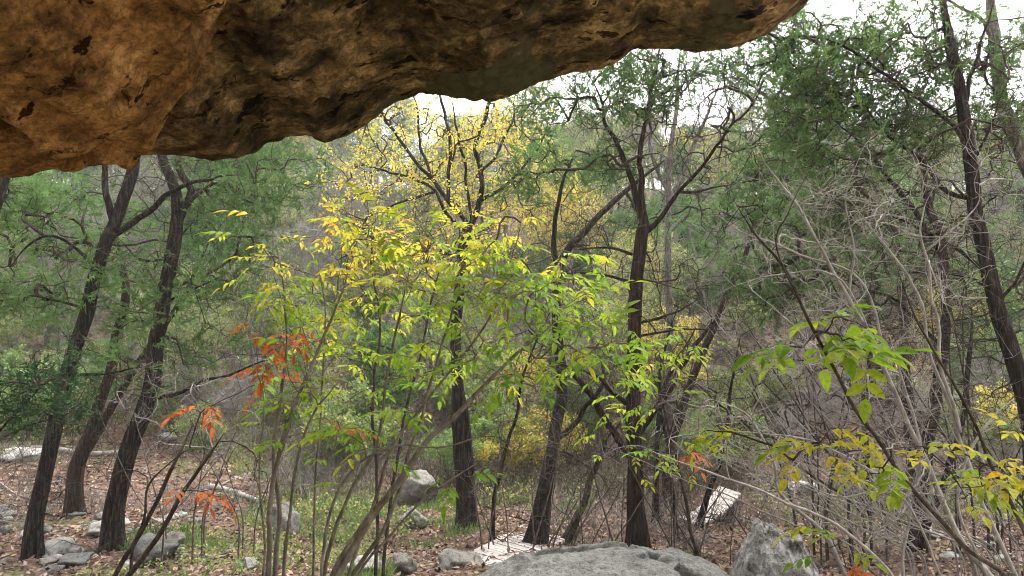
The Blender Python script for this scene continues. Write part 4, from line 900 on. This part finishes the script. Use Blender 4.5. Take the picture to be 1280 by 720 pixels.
PROTO = {}
def meshes(kind, seed, bark, leaf):
    key = (kind, seed, bark, leaf)
    if key not in PROTO:
        t, c = bg_tree(kind, seed)
        a = t.build('trunk', M[bark]); b = c.build('crown', M[leaf], None, False) if c else None
        PROTO[key] = (a, b, [True])
    return PROTO[key]
def pick(K, x, y):                                             # no yellow ones in the green left side
    return K if K[7] != 'yellow' or x / y > -.27 or y > 45 else (KINDS[1] if len(K[5]) > 1 and K[4] == 'oak' else BK[0])
def plant(name, label, cat, group, x, y, s, rz, kind, seed, bark, leaf):
    a, b, first = meshes(kind, seed, bark, leaf)
    root = empty(name, (x, y, float(H(x, y))), label, cat, group); root.rotation_euler = (0, 0, rz); root.scale = (s, s, s * U(.9, 1.12))
    for o in (a, b):
        if o is None: continue
        if first[0]: c = o
        else: c = o.copy(); COL.objects.link(c)
        c.parent = root
    first[0] = False
    return root
def scatter(n, y0, y1, mind, edge=.82, power=1.0):
    out = []; tries = 0
    while len(out) < n and tries < 20000:
        tries += 1
        y = y0 + (y1 - y0) * U(0, 1) ** power; x = U(-edge, edge) * y
        if all((x - a) ** 2 + (y - b) ** 2 > mind ** 2 for a, b in out): out.append((x, y))
    return out
KINDS = [
    ('juniper_tree', 'green juniper standing on the wooded far slope', 'juniper', 'junipers on the far slope', 'juniper', (1, 2, 3, 4), 'bark_dark', 'juniper'),
    ('oak_tree', 'olive green broadleaf tree on the wooded far slope', 'tree', 'olive broadleaf trees on the far slope', 'oak', (5, 6, 7), 'bark_grey', 'olive'),
    ('elm_tree', 'yellow leaved autumn tree on the wooded far slope', 'tree', 'yellow trees on the far slope', 'oak', (8, 9), 'bark_grey', 'yellow'),
    ('bare_tree', 'leafless grey tree on the wooded far slope', 'tree', 'leafless trees on the far slope', 'bare', (10, 11, 12), 'twig_grey', None)]
far_spots = scatter(150, 19, 60, 2.0, .85, .8) + scatter(95, 50, 95, 2.6, .85, 1)
for i, (x, y) in enumerate(far_spots):
    f = abs(x) / y; u = U(0, 1)
    ctr = -.30 < x / y < .12
    k = (0 if u < .15 else 1 if u < .55 else 2 if u < .82 else 3) if ctr else (0 if u < .42 else 1 if u < .66 else 2 if u < .72 else 3)
    if ctr and y < 24: continue
    if -.27 < x / y < .05 and y > 42 and U(0, 1) < .55: continue
    K = pick(KINDS[k], x, y)
    plant(K[0], K[1], K[2], K[3], x, y, U(.7, 1.15) * (1.25 if y > 48 else 1 if y > 26 else .85), U(0, 6.28), K[4], K[5][i % len(K[5])], K[6], K[7])
for i, (x, y) in enumerate(scatter(20, 16, 28, 1.3, .42, 1)):                  # young trees in the hollow behind the saplings
    K = pick(KINDS[(1, 1, 2, 1, 0)[i % 5]], x - .12 * y, y)
    plant(K[0], K[1], K[2], K[3], x - .12 * y, y, U(.42, .62), U(0, 6.28), K[4], K[5][i % len(K[5])], K[6], K[7])
BK = [('shrub', 'low green leafy bush on the far slope', 'bush', 'green bushes on the far slope', 'bush', (21, 22, 23), 'twig_brown', 'shrub'),
      ('brush', 'leafless grey brush thicket on the valley side', 'shrub', 'leafless brush on the valley side', 'brush', (24, 25, 26), 'twig_grey', None),
      ('shrub', 'yellowing leafy bush on the far slope', 'bush', 'yellowing bushes on the far slope', 'bush', (27, 28), 'twig_brown', 'yellow'),
      ('shrub', 'olive leafy bush on the far slope', 'bush', 'olive bushes on the far slope', 'bush', (29, 30), 'twig_brown', 'olive')]
for i, (x, y) in enumerate(scatter(170, 14.5, 44, 1.0, .85, 1.1)):
    u = U(0, 1); K = pick(BK[0 if u < .25 else 1 if u < .6 else 2 if u < .75 else 3], x, y)
    plant(K[0], K[1], K[2], K[3], x, y, U(.6, 1.15), U(0, 6.28), K[4], K[5][i % len(K[5])], K[6], K[7])

for i, (x, y) in enumerate(scatter(46, 14.5, 32, 1.2, .62, 1)):                 # leafy bushes in the hollow, left of the straight trunk
    K = BK[(0, 3, 0, 3, 0)[i % 5]]; x -= .22 * y
    plant(K[0], K[1], K[2], K[3], x, y, U(.6, 1.0), U(0, 6.28), K[4], K[5][i % len(K[5])], K[6], K[7])

# ------------------------------------------------------------------ fallen wood
def log(label, pts, w0, w1, m, name='fallen_log', cat='log', group=None):
    g = [G(*q) for q in pts]; p = np.array(g); r = np.linspace(w0, w1, len(p)) * .5 * p[:, 1] / F; p[:, 2] += r * .8
    q, r = catmull(p, r, 6); mb = MB(); tube(mb, q, r, 9, .12); b = q[0].copy()
    k = MB(); 
    tag(mb.build(name, M[m], None, origin=b), label, cat, group)
log('pale weathered log lying behind the two left junipers', [(-20, 565), (60, 566), (110, 570), (160, 568)], 10, 6, 'twig_grey')
log('short broken log lying on the leaf litter behind the dark forked stems', [(262, 612), (290, 618), (325, 630)], 9, 6, 'stem_pale')
log('long dark fallen branch on the ground at lower right', [(1000, 714), (1080, 708), (1180, 702), (1290, 700)], 6, 4, 'stem_dark', 'fallen_branch', 'branch')
log('pale stick lying across the slope behind the mossy trunk', [(770, 600), (800, 598), (850, 601)], 4, 3, 'stem_pale', 'fallen_branch', 'branch')
for k in range(26):
    a, b = (U(-10, 330), U(590, 705)) if k < 16 else (U(900, 1270), U(610, 700))
    dx, dy = U(30, 80) * (1 if U(0, 1) < .5 else -1), U(-25, 25)
    side = 'left' if k < 16 else 'right'
    log('thin dead grey branch lying in the leaf litter', [(a, b), (a + dx * .5, b + dy * .5 + U(-6, 6)), (a + dx, min(715, b + dy))], U(2.5, 4.5), 1.5, 'twig_grey', 'fallen_branch', 'branch', 'dead branches on the ground')

# ------------------------------------------------------------------ ground cover (nobody could count it)
def floor_points(n, y0, y1, edge=.85, power=1.0):
    y = y0 + (y1 - y0) * rng.uniform(0, 1, n) ** power; x = rng.uniform(-edge, edge, n) * y
    return x, y
def litter():
    mb = MB(); x, y = floor_points(110000, 5, 40, .85, 1.2); p = np.stack([x, y, H(x, y) + rng.uniform(.004, .03, len(x))], -1)
    d = rdir(len(x)); d[:, 2] *= .35
    tv = np.array([[0, 0, 0], [.28, .45, .08], [0, 1, .02], [-.28, .45, .1]]); tq = np.array([[0, 1, 2, 3]])
    instances(mb, p, d, rng.uniform(.05, .11, len(x)) * np.interp(y, [5, 30], [.85, 1.7]), tv, tq, rng.uniform(0, 1, len(x)) ** 1.1, norm(np.array([0, 0, 1.]) + rdir(len(x)) * .45))
    tag(mb.build('leaf_litter', M['litter'], None, False), 'carpet of pinkish brown fallen leaves over the valley floor', 'leaf litter', kind='stuff')
litter()
def grass():
    mb = MB(); n = 60000; x, y = floor_points(n * 3, 6, 30, .85, 1.2)
    d = vnoise(x * .45, y * .45, 0, 71) + .5 * vnoise(x * 1.5, y * 1.5, 0, 72)
    px = 640 + x / y * F
    d = d + 1.0 * np.exp(-((px - 420) / 130) ** 2) * sstep(9, 11, y) * (1 - sstep(16, 20, y)) + .05 * np.exp(-((px - 250) / 150) ** 2) * (1 - sstep(14, 17, y)) - .25 * (1 - sstep(9, 10.5, y)) - .35 * sstep(560, 660, px) * (1 - sstep(880, 1000, px)) * (1 - sstep(13, 15, y))
    k = d > .5; x, y = x[k][:n], y[k][:n]; n = len(x)
    p = np.stack([x, y, H(x, y) - .01], -1); dr = norm(rdir(n) * .45 + np.array([0, 0, 1.]))
    tv = np.array([[-.045, 0, 0], [.045, 0, 0], [.03, .6, .1], [.0, 1, .3]]); tq = np.array([[0, 1, 2, 3]])
    instances(mb, p, dr, rng.uniform(.05, .2, n), tv, tq, np.clip(.5 + .25 * vnoise(x * .8, y * .8, 0, 73) + rng.normal(size=n) * .15, 0, 1))
    tag(mb.build('grass', M['grass'], None, False), 'patchy green grass growing through the leaf litter', 'grass', kind='stuff')
grass()
def forbs():
    mb = MB(); x, y = floor_points(30000, 7, 46, .85, 1.0); d = fbm(x * .35, y * .35, 0, 75, 3); k = d > .12 * (1 + (y < 14)); x, y = x[k], y[k]; n = len(x)
    p = np.stack([x, y, H(x, y) + rng.uniform(0, .35, n) * np.interp(y, [7, 16, 40], [.35, 1, 1.6])], -1)
    for j in range(4):
        q = np.arange(n) % 4 == j; tv, tq, lf = CLUST[j]
        instances(mb, p[q], norm(rdir(int(q.sum())) + np.array([0, 0, .8])), np.interp(y[q], [7, 16, 40], [.08, .15, .26]) * rng.uniform(.7, 1.3, int(q.sum())), tv, tq, rng.uniform(.1, 1, int(q.sum())), None, .1, lf)
    tag(mb.build('ground_cover', M['olive'], None, False), 'low olive green leafy ground cover on the slope', 'ground cover', kind='stuff')
forbs()
def brush(m_, n, label):
    mb = MB(); x, y = floor_points(n * 2, 9, 46, .85, .9); k = fbm(x * .5, y * .5, len(m_), 77, 3) > .15 + .2 * (y < 13); x, y = x[k], y[k]; n = len(x)
    a = np.stack([x, y, H(x, y) - .02], -1); hh = rng.uniform(.2, 1.1, (n, 1)) * np.interp(y, [8, 14, 40], [.45, .9, 1.5])[:, None]
    d = norm(rdir(n) * .8 + np.array([0, 0, 1.])); b = a + d * hh * .5; d2 = norm(d + rdir(n) * .5); c = b + d2 * hh * .5; e = b + norm(d + rdir(n) * .9) * hh * .4; f = a + (b - a) * .6 + norm(d + rdir(n)) * hh * .35
    r = np.interp(y, [8, 40], [.0045, .011]); m = a + (b - a) * .6
    prisms(mb, np.vstack([a, b, b, m]), np.vstack([b, c, e, f]), np.concatenate([r, r * .7, r * .6, r * .6]), np.concatenate([r * .7, r * .4, r * .3, r * .3]))
    tag(mb.build('undergrowth', M[m_], None, False), label, 'undergrowth', kind='stuff')
brush('twig_grey', 20000, 'tangle of thin leafless grey stems across the valley side')
brush('twig_brown', 18000, 'tangle of thin brown stems standing across the valley floor')

# ------------------------------------------------------------------ thin haze volume, added to lift the dark far slope
def haze():
    x0, x1, y0, y1, z0, z1 = -440, 440, -80, 540, -9, 48
    v = [(x, y, z) for z in (z0, z1) for y in (y0, y1) for x in (x0, x1)]
    mb = MB(); mb.add(v, [[0, 2, 3, 1], [4, 5, 7, 6], [0, 1, 5, 4], [2, 6, 7, 3], [0, 4, 6, 2], [1, 3, 7, 5]])
    m, nt, nd = mat('haze_air'); p = nd('ShaderNodeVolumePrincipled'); o = nd('ShaderNodeOutputMaterial')
    p.inputs['Color'].default_value = (.95, .96, .97, 1); p.inputs['Density'].default_value = HAZE; p.inputs['Anisotropy'].default_value = .2
    nt.links.new(p.outputs[0], o.inputs['Volume'])
    tag(mb.build('haze', m, None, False), kind='stuff')
HAZE = .0010
haze()

# ------------------------------------------------------------------ light, sky, camera
w = bpy.data.worlds.new('World'); S.world = w; w.use_nodes = True; nt = w.node_tree; nt.nodes.clear()
sky = nt.nodes.new('ShaderNodeTexSky'); sky.sky_type = 'NISHITA'; sky.sun_disc = False
SUN_EL, SUN_AZ = math.radians(66), math.radians(50)          # azimuth from +Y
sky.sun_elevation = SUN_EL; sky.sun_rotation = SUN_AZ; sky.air_density = 1.6; sky.dust_density = 4; sky.ozone_density = 1
hs = nt.nodes.new('ShaderNodeHueSaturation'); hs.inputs['Saturation'].default_value = .14          # overcast: a nearly white sky
bg = nt.nodes.new('ShaderNodeBackground'); bg.inputs[1].default_value = .15; wo = nt.nodes.new('ShaderNodeOutputWorld')
nt.links.new(sky.outputs[0], hs.inputs['Color']); nt.links.new(hs.outputs[0], bg.inputs[0]); nt.links.new(bg.outputs[0], wo.inputs[0])
sl = bpy.data.lights.new('sun', 'SUN'); sl.energy = 1.3; sl.angle = math.radians(25); sl.color = (1, .96, .9)
so = bpy.data.objects.new('sun', sl); COL.objects.link(so)
from mathutils import Vector
sd = Vector((math.sin(SUN_AZ) * math.cos(SUN_EL), math.cos(SUN_AZ) * math.cos(SUN_EL), math.sin(SUN_EL)))
so.rotation_euler = sd.to_track_quat('Z', 'Y').to_euler()

cam = bpy.data.cameras.new('camera'); cam.sensor_width = 36; cam.lens = F / 1280 * 36; cam.clip_end = 2000; cam.clip_start = .05
co = bpy.data.objects.new('camera', cam); COL.objects.link(co); co.rotation_euler = (math.pi / 2 + PITCH, 0, 0); S.camera = co

S.render.engine = 'CYCLES'
c = S.cycles; c.use_denoising = True; c.denoising_input_passes = 'RGB_ALBEDO_NORMAL'; c.denoising_prefilter = 'ACCURATE'; c.max_bounces = 6; c.diffuse_bounces = 4; c.glossy_bounces = 2; c.transmission_bounces = 4; c.transparent_max_bounces = 4
c.pixel_filter_type = 'BLACKMAN_HARRIS'; c.filter_width = 1.05; c.use_adaptive_sampling = True; c.adaptive_threshold = .015; c.volume_bounces = 1; c.caustics_reflective = False; c.caustics_refractive = False
S.view_settings.view_transform = 'Standard'; S.view_settings.look = 'None'; S.view_settings.gamma = 1; S.view_settings.use_curve_mapping = False
S.view_settings.exposure = 2.42
